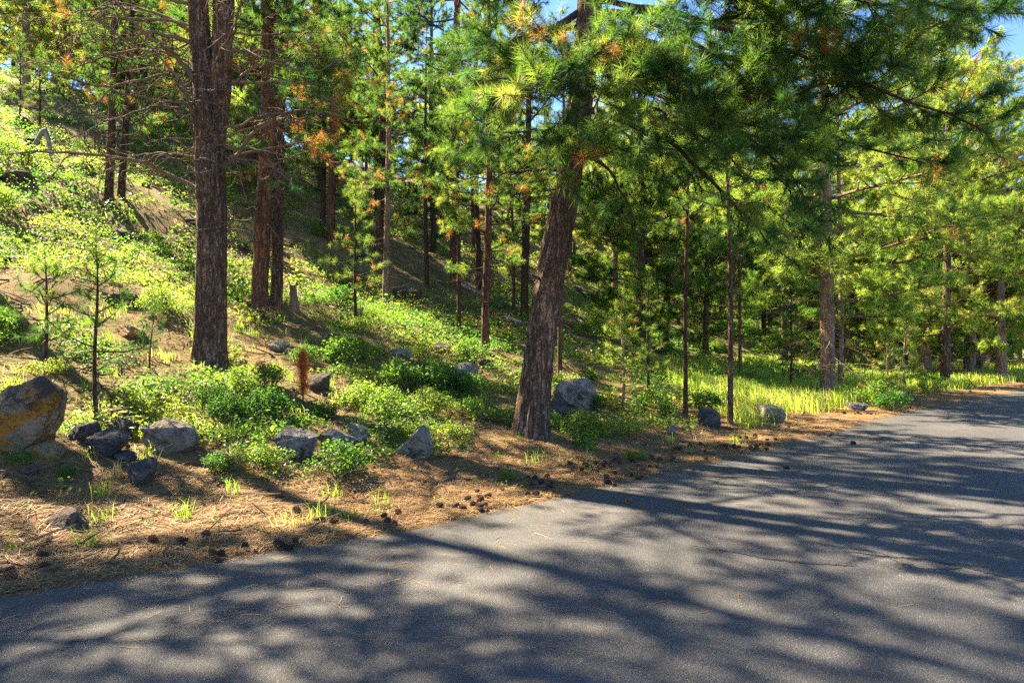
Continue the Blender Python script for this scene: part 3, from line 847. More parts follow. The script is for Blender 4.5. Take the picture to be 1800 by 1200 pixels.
P_('tall1', 458, 553, 'straight orange-barked pine just behind the forked pine, front one of a close pair', sc=1.0, bark_m=M['bark_orange'])
P_('tall2', 485, 541, 'darker grey-barked pine leaning away beside the orange-barked trunk, rear of the close pair', sc=.85, tilt=(0, .04))
P_('tall2', 191, 352, 'left stem of the two dark trunks joined at the foot high up the slope', sc=.72, tilt=(0, -.03))
P_('tall3', 213, 346, 'right stem of the two dark trunks joined at the foot high up the slope', sc=.85, tilt=(0, .04))
P_('tall1', 582, 424, 'stout orange pine trunk standing on the slope behind the forked pine', sc=.85)
P_('tall3', 568, 400, 'thin dark pine close behind the stout orange trunk on the slope', sc=.9)
P_('tall3', 678, 538, 'pale tan slim pine trunk midway up the bright slope', sc=.8, bark_m=M['bark_tan'])
P_('tall3', 750, 505, 'very slim dark pine trunk on the slope between tan trunk and double trunks', sc=.7)
P_('tall2', 799, 502, 'broad brown trunk deep in the slope shade, left of the slim orange trunk', sc=1.2, bark_m=M['bark_orange'])
P_('pole1', 807, 588, 'thin dark bare trunk in front of the broad brown trunk on the slope', sc=1.2)
P_('tall3', 853, 620, 'slim reddish-orange pine trunk on the slope left of the leaning pine', sc=.75, bark_m=M['bark_orange'])
P_('tall3', 922, 556, 'dark brown trunk half hidden behind the left edge of the leaning pine', sc=1.05)
P_('pole1', 903, 556, 'spindly dark trunk immediately left of the half hidden brown trunk', sc=1.2)
P_('pole1', 984, 668, 'small orange trunk showing above the pale boulder behind the leaning pine', sc=1.2, bark_m=M['bark_orange'])
P_('tall3', 1171, 612, 'dark straight pine with brown dying needles low on its trunk', sc=.95)
P_('pole1', 1205, 727, 'thin dark pole pine standing left of the blue-grey roadside rock', sc=.9, rz=1)
P_('pole1', 1284, 747, 'thin grey pole pine standing right of the blue-grey roadside rock', sc=1.0, rz=4, bark_m=M['bark_grey'])
P_('pole1', 1301, 668, 'slender pine with reddish trunk standing in the sunny grass behind the grey pole pine', sc=1.1, bark_m=M['bark_orange'])
P_('bushy3', 1455, 703, 'large sunlit pine with pale split trunk and boughs reaching over the road', sc=1.0, rz=.4)
P_('pole1', 1478, 690, 'second slimmer trunk tucked behind the large sunlit pine', sc=1.5, bark_m=M['bark_tan'])
P_('bushy3', 1662, 662, 'roadside pine with short thick trunk in bright grass near the bend', D=24.5, sc=.82, rz=2.4, bark_m=M['bark_grey'])
P_('bushy2', 1722, 655, 'smaller pine just beyond the thick-trunked roadside pine', sc=.9, rz=1.2)
P_('young1', 1390, 690, 'dark stick-like young pine in the sunny grass left of the large sunlit pine', sc=.8)
P_('young2', 1095, 720, 'bright yellow-green young pine glowing beside the pale boulder', sc=.95, rz=1)
P_('young1', 1140, 690, 'dark bushy young pine in shade right of the glowing young pine', sc=.7)
P_('sapling1', 78, 652, 'dark green pine sapling growing up behind the ochre boulder', sc=1.05, rz=.5)
P_('sapling2', 168, 748, 'spindly pine sapling rising beside the small blue-grey rocks', sc=1.15, rz=2)
P_('sapling2', 262, 650, 'bent little pine sapling between the spindly sapling and forked pine', sc=.6, rz=3, tilt=(0, -.08))
P_('young1', 625, 571, 'thin whip-like young pine on the open slope right of the close pair', sc=.9)
P_('young2', 1560, 715, 'low bushy young pine beside the bright grass at the road bend', sc=.8, rz=2)
P_('young2', 1590, 690, 'young pine with pale tips behind the low bushy one at the bend', sc=1.1, rz=4)
P_('young2', 905, 528, 'bright green young pine lit up on the shady slope behind the leaning pine', sc=.7)
P_('young1', 35, 205, 'little orange-stemmed pine near the top of the open slope', sc=.9, bark_m=M['bark_orange'])
P_('young1', 70, 235, 'small dark pine near the top of the open slope beside the bleached snag', sc=.9)

P_('bushy1', 1760, 640, 'wide low-boughed pine filling the gap beyond the bend', D=27.5, sc=.92)
P_('bushy1', 1565, 650, 'full-crowned pine between the large sunlit pine and the roadside pine', D=31, sc=.95)
P_('bushy2', 1380, 650, 'dense young pine just left behind the large sunlit pine', D=27, sc=.8)
P_('bushy2', 1130, 640, 'dense dark pine standing behind the glowing young pine in shade', D=25, sc=.8)
P_('bushy2', 1240, 640, 'dense pine behind the two pole pines, near the sunny grass', D=26, sc=.7)
# pines that stand left of the view and shade the near stretch of road
for (x, y, k, sc_, lab) in [(-12.2, 10.2, 'tall4', .9, 'tall pine on the slope left of the ochre boulder, shading the road'), (-12.5, 5.6, 'tall2', .85, 'high-crowned pine at the road edge, left of all others'),
                            (-9.3, 8.4, 'tall4', .9, 'slender high-crowned pine nearest the ochre boulder on its left'), (-10.3, 12.9, 'tall5', 1.0, 'tall pine uphill behind the ochre boulder, left of the sapling'), (-16, 9.5, 'bushy1', .9, 'broad pine higher up the slope, left of the boulder pines')]:
    plant(k, x, y, lab, 1.0 + x, sc_)
# background trees: scattered at random over the slope and the flat
rngb = np.random.default_rng(4)
placed = []
LAND = [(-400, 'high beyond the ochre boulder sapling'), (120, 'on the slope above the joined trunks'),
        (330, 'far behind the forked pine'), (470, 'uphill behind the close pair'), (620, 'between close pair and tan trunk'),
        (720, 'deep behind the very slim trunk'), (830, 'behind the slim reddish trunk'), (950, 'far behind the leaning pine'),
        (1090, 'behind the glowing young pine'), (1220, 'behind the two pole pines'), (1330, 'left behind the large sunlit pine'),
        (1470, 'right behind the large sunlit pine'), (1600, 'behind the grass at the bend'), (1720, 'beyond the thick-trunked roadside pine')]
KW = {'tall1': 'tall orange-barked pine', 'tall2': 'tall high-crowned grey pine', 'tall3': 'slim dark-trunked pine', 'bushy1': 'broad pale-green pine', 'bushy2': 'dense bushy pine'}
cnt = 0
cands = []
for i in range(4000):
    r = rngb.uniform(17, 78) if i % 4 else rngb.uniform(60, 105); a = rngb.uniform(rad(-46), rad(48))
    x, y = r * math.sin(a), r * math.cos(a)
    d = float(edge_d(np.array([x]), np.array([y]))[0])
    if d < 3.0: continue
    P = -.8 * x + .6 * y
    px = 900 + x / y * 1200
    if r < 24 and px < 1250: continue
    if r < 29 and px > 1200: continue
    def near(ax, ay, bx_, by_, w_):
        ux, uy = bx_ - ax, by_ - ay; q = max(0, min(1, ((x - ax) * ux + (y - ay) * uy) / (ux * ux + uy * uy)))
        return (x - ax - q * ux) ** 2 + (y - ay - q * uy) ** 2 < w_ * w_
    if near(5.7, 13.7, -9, 25.3, 3.9) or near(15, 24, 1.6, 34.5, 3.6) or near(-20, 27, -34, 38, 4) or near(9, 17, 0, 24, 2.8): continue   # clearings
    if px < 330 and r < 45: continue                     # the open upper slope
    gap = 690 < px < 760 and r > 34        # the gap of sky
    if gap: continue
    if any((x - q[0]) ** 2 + (y - q[1]) ** 2 < (2.6 if px < 330 else (2.9 if r < 45 else 3.8) if px < 1100 else 2.6) ** 2 for q in placed): continue
    placed.append((x, y, px, r))
    if len(placed) > 205: break
placed.sort(key=lambda q: q[2])
rows = []
for (x, y, px, r) in placed:
    if px < 330: key = ['bushy1', 'bushy2', 'bushy1'][rngb.integers(3)]
    elif px > 1050: key = ['bushy1', 'bushy2', 'bushy1', 'bushy2', 'tall3'][rngb.integers(5)]
    elif px > 600: key = ['tall1', 'bushy2', 'tall3', 'bushy2', 'tall3'][rngb.integers(5)]
    else: key = ['tall1', 'tall3', 'bushy2', 'bushy2'][rngb.integers(4)]
    where = [l for v, l in LAND if px >= v][-1]
    rows.append((x, y, r, key, KW[key] + ' ' + where))
groups = {}
for q in rows: groups.setdefault(q[4], []).append(q)
for lab, qs in groups.items():
    qs.sort(key=lambda q: q[2])
    n = len(qs)
    names = {1: [''], 2: ['nearer ', 'farther '], 3: ['nearest ', 'middle ', 'farthest '], 4: ['nearest ', 'second nearest ', 'third nearest ', 'farthest ']}.get(n)
    if names is None: names = ['nearest ', 'second nearest ', 'third nearest '] + ['fourth nearest ', 'fifth nearest ', 'sixth nearest ', 'seventh nearest ', 'eighth nearest ', 'ninth nearest ', 'tenth nearest '][:n - 4] + ['farthest ']
    for q, nm in zip(qs, names):
        plant(q[3], q[0], q[1], nm + lab, rngb.uniform(0, 6.28), rngb.uniform(.8, 1.15), group='background forest pines')
print('background trees', len(placed))

# ------------------------------------------------------------------ rocks
def rock_mesh(seed, sx, sy, sz, m, jag=.9, sub=5, flat=(13, .6, .95)):
    import bmesh
    bm = bmesh.new(); bmesh.ops.create_icosphere(bm, subdivisions=sub, radius=1)
    V = np.array([v.co for v in bm.verts]); F = np.array([[v.index for v in f.verts] for f in bm.faces])
    bm.free()
    rng = np.random.default_rng(seed)
    D = norm(V)
    r = np.full(len(V), 1.35)
    for k in range(flat[0]):                                         # flat broken faces
        n = norm(rng.normal(size=3)); o = rng.uniform(flat[1], flat[2])
        c = D @ n
        r = np.minimum(r, np.where(c > .05, o / np.maximum(c, .05), 9))
    r = np.minimum(r, 1.25)
    q = D * 2.2 + seed
    r *= 1 + jag * .25 * (fbm(q[:, 0] + q[:, 2], q[:, 1] - q[:, 2], seed, 4) - .5)
    r *= 1 + jag * .14 * (fbm(q[:, 0] * 4 + q[:, 2] * 3, q[:, 1] * 4 - q[:, 2], seed + 9, 3) - .5)
    V = D * r[:, None]
    V = V / np.abs(V).max(0) * np.array([sx, sy, sz])
    me = Geo().add(V, F).mesh('rock', m, False)
    return me

CLEAR = [(-3.3, 10.6, .6)]
def rock(px, py, wpx, hpx, mkey, label, seed, deep=.8, rz=0, name='rock', tilt=0, D=None, bury=.35, flat=(13, .6, .95)):
    """px,py: middle of its foot"""
    x, y = ground(px, py) if D is None else ((px - 900) / 1200 * D, D)
    w_ = wpx / 1200 * y; h_ = hpx / 1200 * y
    if y < 15: CLEAR.append((x, y - .15, w_ * .5 + .12))
    y2 = y + w_ * deep * .4
    o = link(name, rock_mesh(seed, w_ * .5, w_ * .5 * deep, h_ / (2 - bury), M[mkey], flat=flat), label=label, category='rock')
    o.location = (x * y2 / y, y2, H(x, y) + h_ / (2 - bury) * (1 - bury)); o.rotation_euler = (0, tilt, rz)
    return o
rock(30, 808, 180, 150, 'rock_orange', 'huge ochre boulder with dark mossy top at the edge of the slope', 53, .9, tilt=.04, flat=(11, .72, 1.0), name='boulder')
rock(145, 782, 62, 42, 'rock_blue', 'rounded blue-grey rock wedged against the ochre boulder', 4)
rock(185, 812, 84, 52, 'rock_blue', 'flat-topped blue-grey rock below the spindly sapling', 5)
rock(212, 772, 62, 38, 'rock_brown', 'low dark brown rock between blue-grey rocks and tan boulder', 6)
rock(85, 815, 80, 34, 'rock_orange', 'small brownish slab poking out under the ochre boulder', 17)
rock(300, 797, 122, 68, 'rock_tan', 'tan angular boulder with a yellow stained end', 48, .8, name='boulder')
rock(215, 812, 46, 18, 'rock_blue', 'thin bluish stone slab lying before the flat-topped rock', 9)
rock(250, 858, 66, 52, 'rock_blue', 'dark blue-grey rock half sunk in pine needles below tan boulder', 10, .8)
rock(120, 935, 92, 40, 'rock_brown', 'flat dusty brown rock almost buried in needle litter', 22, .8, bury=1.0)
rock(55, 838, 34, 16, 'rock_blue', 'little grey stone in the needles under the ochre boulder', 23)
rock(524, 812, 82, 62, 'rock_grey', 'pale grey rounded rock beside the bright roadside shrub', 12, .8)
rock(592, 790, 78, 40, 'rock_grey', 'low weathered grey rock behind the bright roadside shrub', 13)
rock(632, 782, 46, 36, 'rock_grey', 'small grey rock at the end of the low weathered one', 14)
rock(735, 808, 62, 66, 'rock_grey', 'pointed slanting dark-streaked rock left of the leaning pine', 31, .6, tilt=.5)
rock(1015, 716, 90, 50, 'rock_grey', 'large pale speckled boulder behind the leaning pine', 47, .9, flat=(10, .8, 1.05), name='boulder')
rock(982, 735, 34, 36, 'rock_blue', 'dark bluish rock in front of the pale boulder, touching the leaning trunk', 16)
rock(1250, 752, 50, 36, 'rock_blue', 'blue-grey rock between the two thin pole pines', 18)
rock(1346, 742, 66, 30, 'rock_tan', 'low pinkish-brown rock in the sunny grass right of pole pines', 19)
rock(1180, 765, 26, 18, 'rock_grey', 'small pale stone at the edge of the fern-green ground cover', 20)
rock(1505, 722, 44, 18, 'rock_grey', 'small bleached rock hidden in grass before the large sunlit pine', 24)
rock(215, 425, 46, 26, 'rock_brown', 'dark brown lava rock below the joined dark trunks', 25)
rock(235, 600, 66, 30, 'rock_orange', 'rusty brown rock behind the spindly sapling under a grass tuft', 26)
rock(425, 442, 26, 18, 'rock_brown', 'small dark rock on the slope just right of the forked pine', 27)
rock(355, 415, 56, 24, 'rock_blue', 'dark slab of rock on the slope behind the forked pine', 41)
rock(700, 632, 50, 26, 'rock_grey', 'grey rock outcrop in the shaded slope greenery', 28)
rock(712, 528, 56, 30, 'rock_brown', 'brown lichened rock beside the pale tan slim trunk', 29)
rock(905, 580, 44, 26, 'rock_blue', 'dark grey rock left of the leaning pine, up the slope', 30)
rock(560, 690, 60, 34, 'rock_brown', 'dark mossy rock behind the dead red seedling', 32)
rock(490, 618, 44, 20, 'rock_grey', 'grey lichened rock in shrubs below the close pair of pines', 33)
rock(820, 668, 60, 30, 'rock_grey', 'angular grey rock in the shade below the reddish-orange trunk', 34)
rock(770, 620, 44, 22, 'rock_grey', 'flat pale rock catching sun on the slope', 35)
rock(690, 760, 30, 14, 'rock_tan', 'little tan stone among shrubs above the pointed rock', 36)
rock(145, 302, 40, 18, 'rock_tan', 'sunlit tan rock on the upper slope left of the joined trunks', 37)
rock(40, 225, 44, 26, 'rock_brown', 'reddish-brown rock near the top of the open slope', 38)
rock(20, 322, 90, 30, 'rock_brown', 'long dark rock ledge on the upper slope at the sapling tops', 39)
rock(950, 610, 30, 20, 'rock_tan', 'mossy tan rock beside the leaning pine, up the slope', 40)
# more lava stones over the slope
rngr = np.random.default_rng(8)
protos = [rock_mesh(60 + k, 1, .8, .6, M[['rock_brown', 'rock_grey', 'rock_brown', 'rock_blue'][k]], sub=3) for k in range(4)]
MARKS = [(-5.1, 11.5, 'the forked pine'), (.3, 9.8, 'the leaning pine'), (-5.9, 16.1, 'the close pair of pines'), (-4, 21.9, 'the pale tan slim trunk'), (-12.6, 21.5, 'the joined dark trunks'),
         (-2.4, 28, 'the broad brown trunk'), (-.6, 16.3, 'the slim reddish-orange trunk'), (-7.2, 27.1, 'the stout orange trunk'), (-6.7, 9.8, 'the sapling by the ochre boulder'),
         (-20, 29, 'the bleached snag'), (1.1, 16, 'the pale boulder'), (.5, 24.8, 'the half hidden brown trunk'), (6.1, 26.8, 'the pine with brown dying needles'), (-5.2, 18, 'the grey stump'), (-3.9, 17, 'the whip-like young pine')]
seen_ = {}
def stone_label(x, y, k):
    m_ = min(MARKS, key=lambda q: (q[0] - x) ** 2 + (q[1] - y) ** 2)
    rel = ('uphill left of' if x < m_[0] - .8 else 'to the right of' if x > m_[0] + .8 else 'beyond' if y > m_[1] else 'in front of')
    base = ['brown', 'pale grey', 'dark brown', 'slate-grey'][k % 4] + ' half buried stone ' + rel + ' ' + m_[2]
    seen_[base] = seen_.get(base, 0) + 1
    return base if seen_[base] == 1 else 'another ' + base if seen_[base] == 2 else 'one more ' + base
nr = 0
while nr < 44:
    r = rngr.uniform(9, 45); a = rngr.uniform(rad(-40), rad(14))
    x, y = r * math.sin(a), r * math.cos(a)
    if edge_d(np.array([x]), np.array([y]))[0] < 3 or -.8 * x + .6 * y < 8: continue
    s = rngr.uniform(.1, .34) * (1 + r / 60)
    o = link('rock', protos[nr % 4], label=stone_label(x, y, nr), category='rock', group='lava stones on the wooded slope')
    o.location = (x, y, H(x, y) + s * .1); o.rotation_euler = (rngr.uniform(-.2, .2), rngr.uniform(-.2, .2), rngr.uniform(0, 6.28)); o.scale = (s, s, s)
    nr += 1

# ------------------------------------------------------------------ snags, stump, fallen wood
def wood(name, label, cat, P, R, m, branches=(), sides=12):
    P = np.array(P, float); org = P[0].copy()
    t = thing(name, label, cat, org)
    link('stem', trunk_geo_any(P - org, R, sides).mesh('stem', m, True), t)
    for Q, r in branches:
        g = Geo(); tubes(g, resample(np.array(Q, float) - org, 8), np.linspace(r, r * .25, 8), 6)
        link('branch', g.mesh('branch', m, True), t)
    return t
def trunk_geo_any(P, R, sides):
    C = resample(P, 24); rr = np.interp(np.linspace(0, 1, 24), np.linspace(0, 1, len(R)), R)
    rr = rr * (1 + .15 * (vn(np.arange(24) * .7, np.zeros(24), 5) - .5))
    g = Geo(); tubes(g, C, rr, sides)
    n = g.n
    g.add(np.vstack([g.V[0][:sides], [C[0]]]), np.stack([np.full(sides, sides), np.arange(sides), (np.arange(sides) + 1) % sides], 1))
    g.add(np.vstack([g.V[0][-sides:], [C[-1]]]), np.stack([np.full(sides, sides), np.arange(sides), (np.arange(sides) + 1) % sides], 1))
    return g
x, y = ground(517, 545); z = H(x, y)
wood('tree_stump', 'splintered grey stump standing right of the close pair of pines', 'tree stump', [(x, y, z - .1), (x - .02, y, z + .4), (x - .03, y, z + .6)], [.14, .11, .07], M['twig'],
     [([(x + .05, y, z + .6), (x + .06, y, z + .62), (x + .07, y, z + .72)], .04), ([(x - .08, y, z + .5), (x - .1, y, z + .6), (x - .12, y, z + .68)], .03)])
D_ = ground(80, 285)[1]
wood('fallen_snag', 'bleached white fallen snag with upturned branches on the upper slope', 'fallen log', [W(35, 275, D_), W(60, 255, D_), W(78, 228, D_ + .3), W(84, 240, D_ + .4), W(92, 290, D_)], [.04, .07, .08, .07, .04], M['bleached'],
     [([W(78, 232, D_), W(90, 260, D_ - .2), W(88, 310, D_ - .3)], .06), ([W(60, 255, D_), W(45, 262, D_ - .3), W(38, 280, D_ - .3)], .04)])
D_ = ground(835, 525)[1]
wood('fallen_branch', 'pale dead branch heap lying on the slope behind the slim orange trunk', 'fallen branch', [W(810, 500, D_), W(835, 512, D_), W(855, 522, D_)], [.06, .05, .03], M['bleached'],
     [([W(835, 512, D_), W(845, 490, D_), W(850, 478, D_)], .025), ([W(842, 515, D_), W(862, 500, D_), W(870, 488, D_ - .2)], .02), ([W(825, 506, D_), W(832, 488, D_), W(838, 480, D_ - .2)], .02), ([W(850, 520, D_), W(868, 515, D_), W(880, 518, D_)], .02)])
def fallen(px0, py0, px1, py1, r, label, m='bleached'):
    a = ground(px0, py0); b = ground(px1, py1)
    pts = []
    for k in range(5):
        t_ = k / 4; x = a[0] + (b[0] - a[0]) * t_; y = a[1] + (b[1] - a[1]) * t_
        pts.append((x, y, H(x, y) + r * .9))
    q = pts[2]
    wood('fallen_branch', label, 'fallen branch', pts, [r, r * .9, r * .6], M[m], [([q, (q[0] + .2, q[1] - .1, q[2] + .2), (q[0] + .45, q[1] - .1, q[2] + .25)], r * .4)])
fallen(365, 797, 560, 822, .014, 'thin grey stick lying between tan boulder and pale grey rock')
fallen(345, 795, 420, 812, .012, 'short brown stick in the litter just below the tan boulder', 'twig')
fallen(560, 872, 595, 860, .008, 'short pale stick lying in the litter near the cones', 'bleached')
fallen(640, 655, 720, 690, .03, 'mossy dead branch across the shaded greenery on the slope', 'twig')
fallen(505, 505, 590, 545, .04, 'bleached branch lying down the slope right of the grey stump')
fallen(1010, 560, 1075, 590, .05, 'pale fallen branch on the far slope behind the leaning pine', 'bleached')

# the dead red seedling
x, y = ground(533, 715); z = H(x, y); CLEAR.append((x, y - .2, .7))
t = thing('pine_seedling', 'dead rust-red pine seedling standing alone on the slope', 'pine seedling', (x, y, z))
g = Geo(); tubes(g, walk((0, 0, -.05), np.array([0, 0, 1.]), .85, 8, 0, .25, RG), np.linspace(.014, .006, 8), 7)
link('trunk', g.mesh('trunk', M['bark_dark'], True), t)
g = Geo()
pp = np.array([(RG.normal(0, .015), RG.normal(0, .015), zz) for zz in np.linspace(.24, .86, 44)])
tufts(g, pp, np.array([0, 0, 1.]) + RG.normal(0, .3, (44, 3)), .15, 34, .006, 1.0, (30, 120))
link('crown', g.mesh('crown', M['dead_needle'], False), t, kind='stuff')

# ------------------------------------------------------------------ shrubs
def shrub_mesh(seed, w_, h_, n, leaf, tone, nclump=9):
    rng = np.random.default_rng(seed)
    g = Geo(); g2 = Geo(); st = []
    P = []; N = []
    for k in range(nclump * 3):
        a = rng.uniform(0, 6.28); rr = math.sqrt(rng.random()) * w_
        top = np.array([math.cos(a) * rr, math.sin(a) * rr, h_ * (1 - .6 * (rr / w_) ** 2) * rng.uniform(.6, 1.1)])
        Q = walk((top[0] * .3, top[1] * .3, -.03), top + np.array([0, 0, .3]), np.linalg.norm(top), 5, .2, .5, rng)
        Q = Q + (top - Q[-1])[None] * np.linspace(0, 1, 5)[:, None]
        st.append(Q)
        m = n // (nclump * 3)
        c = top + rng.normal(0, 1, (m, 3)) * np.array([.17 * w_, .17 * w_, .10 * h_])
        P.append(c); N.append(rng.normal(0, .55, (m, 3)) + np.array([0, 0, 1.]))
        m2 = m // 3
        tt = rng.uniform(.3, 1, m2)
        c = np.stack([np.interp(tt, np.linspace(0, 1, 5), Q[:, i]) for i in range(3)], 1) + rng.normal(0, .035, (m2, 3))
        P.append(c); N.append(rng.normal(0, .6, (m2, 3)) + np.array([0, 0, 1.]))
    P = np.concatenate(P); N = np.concatenate(N)
    leaves(g, P, N, leaf, tone + rng.normal(0, .08, len(P)), rng)
    tubes(g2, np.array(st), np.full((len(st), 5), .004), 3)
    return g.mesh('foliage', M['leaf']), g2.mesh('stem', M['twig'])
SH = [shrub_mesh(201, .34, .34, 900, .045, .45), shrub_mesh(202, .42, .30, 1100, .04, .6), shrub_mesh(203, .30, .45, 900, .05, .25), shrub_mesh(204, .5, .55, 1500, .05, .5)]
def shrub(px, py, k, s, label, name='shrub'):
    x, y = ground(px, py)
    t = thing(name, label, 'shrub', (x, y, H(x, y)), random.uniform(0, 6.28), s)
    link('foliage', SH[k][0], t, kind='stuff'); link('stem', SH[k][1], t, kind='stuff')
for a in [
    (592, 835, 0, .95, 'bright green leafy shrub spilling over between the two pale grey rocks'),
    (465, 818, 1, .8, 'low light-green shrub left of the pale grey rounded rock'),
    (400, 745, 2, .9, 'dark-leaved shrub in front of the forked pine foot'),
    (370, 720, 0, .8, 'yellow-green shrub between the tan boulder and the forked pine'),
    (470, 735, 2, 1.0, 'glossy dark green shrub right of the forked pine shadow'),
    (430, 690, 2, .6, 'small dark shrub touching the shaded foot of the forked pine'),
    (690, 735, 3, .8, 'large bright green shrub mound left of the leaning pine'),
    (760, 730, 3, .75, 'fresh green shrub mound directly left of the leaning pine foot'),
    (640, 720, 0, 1.1, 'green shrub mound behind the low weathered grey rock'),
    (840, 738, 0, 1.0, 'green shrub pressed against the left side of the leaning trunk'),
    (720, 770, 1, .8, 'pale green shrub growing behind the pointed rock'),
    (800, 770, 1, .7, 'low yellow-green shrub between the pointed rock and the leaning pine'),
    (893, 845, 0, .3, 'tiny bright green plant alone in the litter below the leaning pine'),
    (1118, 808, 1, .42, 'small green plant in the litter right of the leaning pine'),
    (1030, 762, 0, .9, 'shaded fern-green shrub in front of the pale speckled boulder'),
    (1090, 765, 1, .9, 'shaded green shrub below the glowing young pine'),
    (1150, 735, 3, .9, 'dark spreading shrub with many stems in front of the dark young pine'),
    (1240, 720, 2, 1.0, 'dark broad-leaved shrub behind the blue-grey rock'),
    (1530, 715, 3, 1.1, 'large leafy shrub right of the large sunlit pine trunk'),
    (1570, 722, 2, 1.1, 'dark green roadside shrub next to the bright grass'),
    (1640, 690, 3, .9, 'rounded shrub at the foot of the thick-trunked roadside pine'),
    (1420, 712, 1, 1.0, 'small pale shrub left of the large sunlit pine trunk'),
    (120, 840, 0, .3, 'small green weed under the blue-grey rocks'),
    (35, 815, 1, .35, 'bluish green weed under the ochre boulder'),
    (380, 830, 2, .5, 'sprawling dark weed below the tan boulder'),
    (540, 640, 0, .9, 'feathery bright green bush above the dead red seedling'),
    (575, 738, 2, .6, 'dark low bush right of the foot of the dead red seedling'),
    (20, 290, 3, 1.3, 'bluish bush on the upper slope beside the long dark ledge'),
    (610, 640, 2, 1.4, 'shaded dark green bush in the middle of the slope'),
    (700, 690, 2, 1.3, 'wide shaded bush behind the green mounds left of the leaning pine'),
    (770, 690, 2, 1.3, 'deep green shaded bush nearer the leaning pine'),
]:
    shrub(*a)

rs = np.random.default_rng(55); used_s = {}
kinds_ = [(0, 'light green leafy shrub'), (1, 'low spreading green shrub'), (2, 'dark upright shrub'), (3, 'large rounded shrub')]
ns_ = 0
while ns_ < 46:
    r = math.exp(rs.uniform(math.log(10), math.log(38))); a = rs.uniform(rad(-42), rad(36)); x, y = r * math.sin(a), r * math.cos(a)
    if edge_d(np.array([x]), np.array([y]))[0] < 2.2: continue
    ns_ += 1
    k, nm = kinds_[int(rs.integers(4))]
    M_ = MARKS + [(5.4, 13.4, 'the two pole pines'), (8.3, 18, 'the large sunlit pine'), (2.2, 13.6, 'the glowing young pine'), (15.6, 24.5, 'the roadside pine'), (-15, 20, 'the lava rock below the joined trunks')]
    m_ = min(M_, key=lambda q: (q[0] - x) ** 2 + (q[1] - y) ** 2)
    rel = ('left of' if x < m_[0] - .8 else 'right of' if x > m_[0] + .8 else 'beyond' if y > m_[1] else 'in front of')
    lab = nm + ' ' + rel + ' ' + m_[2]; used_s[lab] = used_s.get(lab, 0) + 1
    lab = ['', 'another ', 'a third ', 'a fourth ', 'a fifth '][min(4, used_s[lab] - 1)] + lab
    t = thing('shrub', lab, 'shrub', (x, y, H(x, y)), rs.uniform(0, 6.28), rs.uniform(.5, .95) * (1 + r / 60), group='shrubs of the wooded slope')
    link('foliage', SH[k][0], t, kind='stuff'); link('stem', SH[k][1], t, kind='stuff')

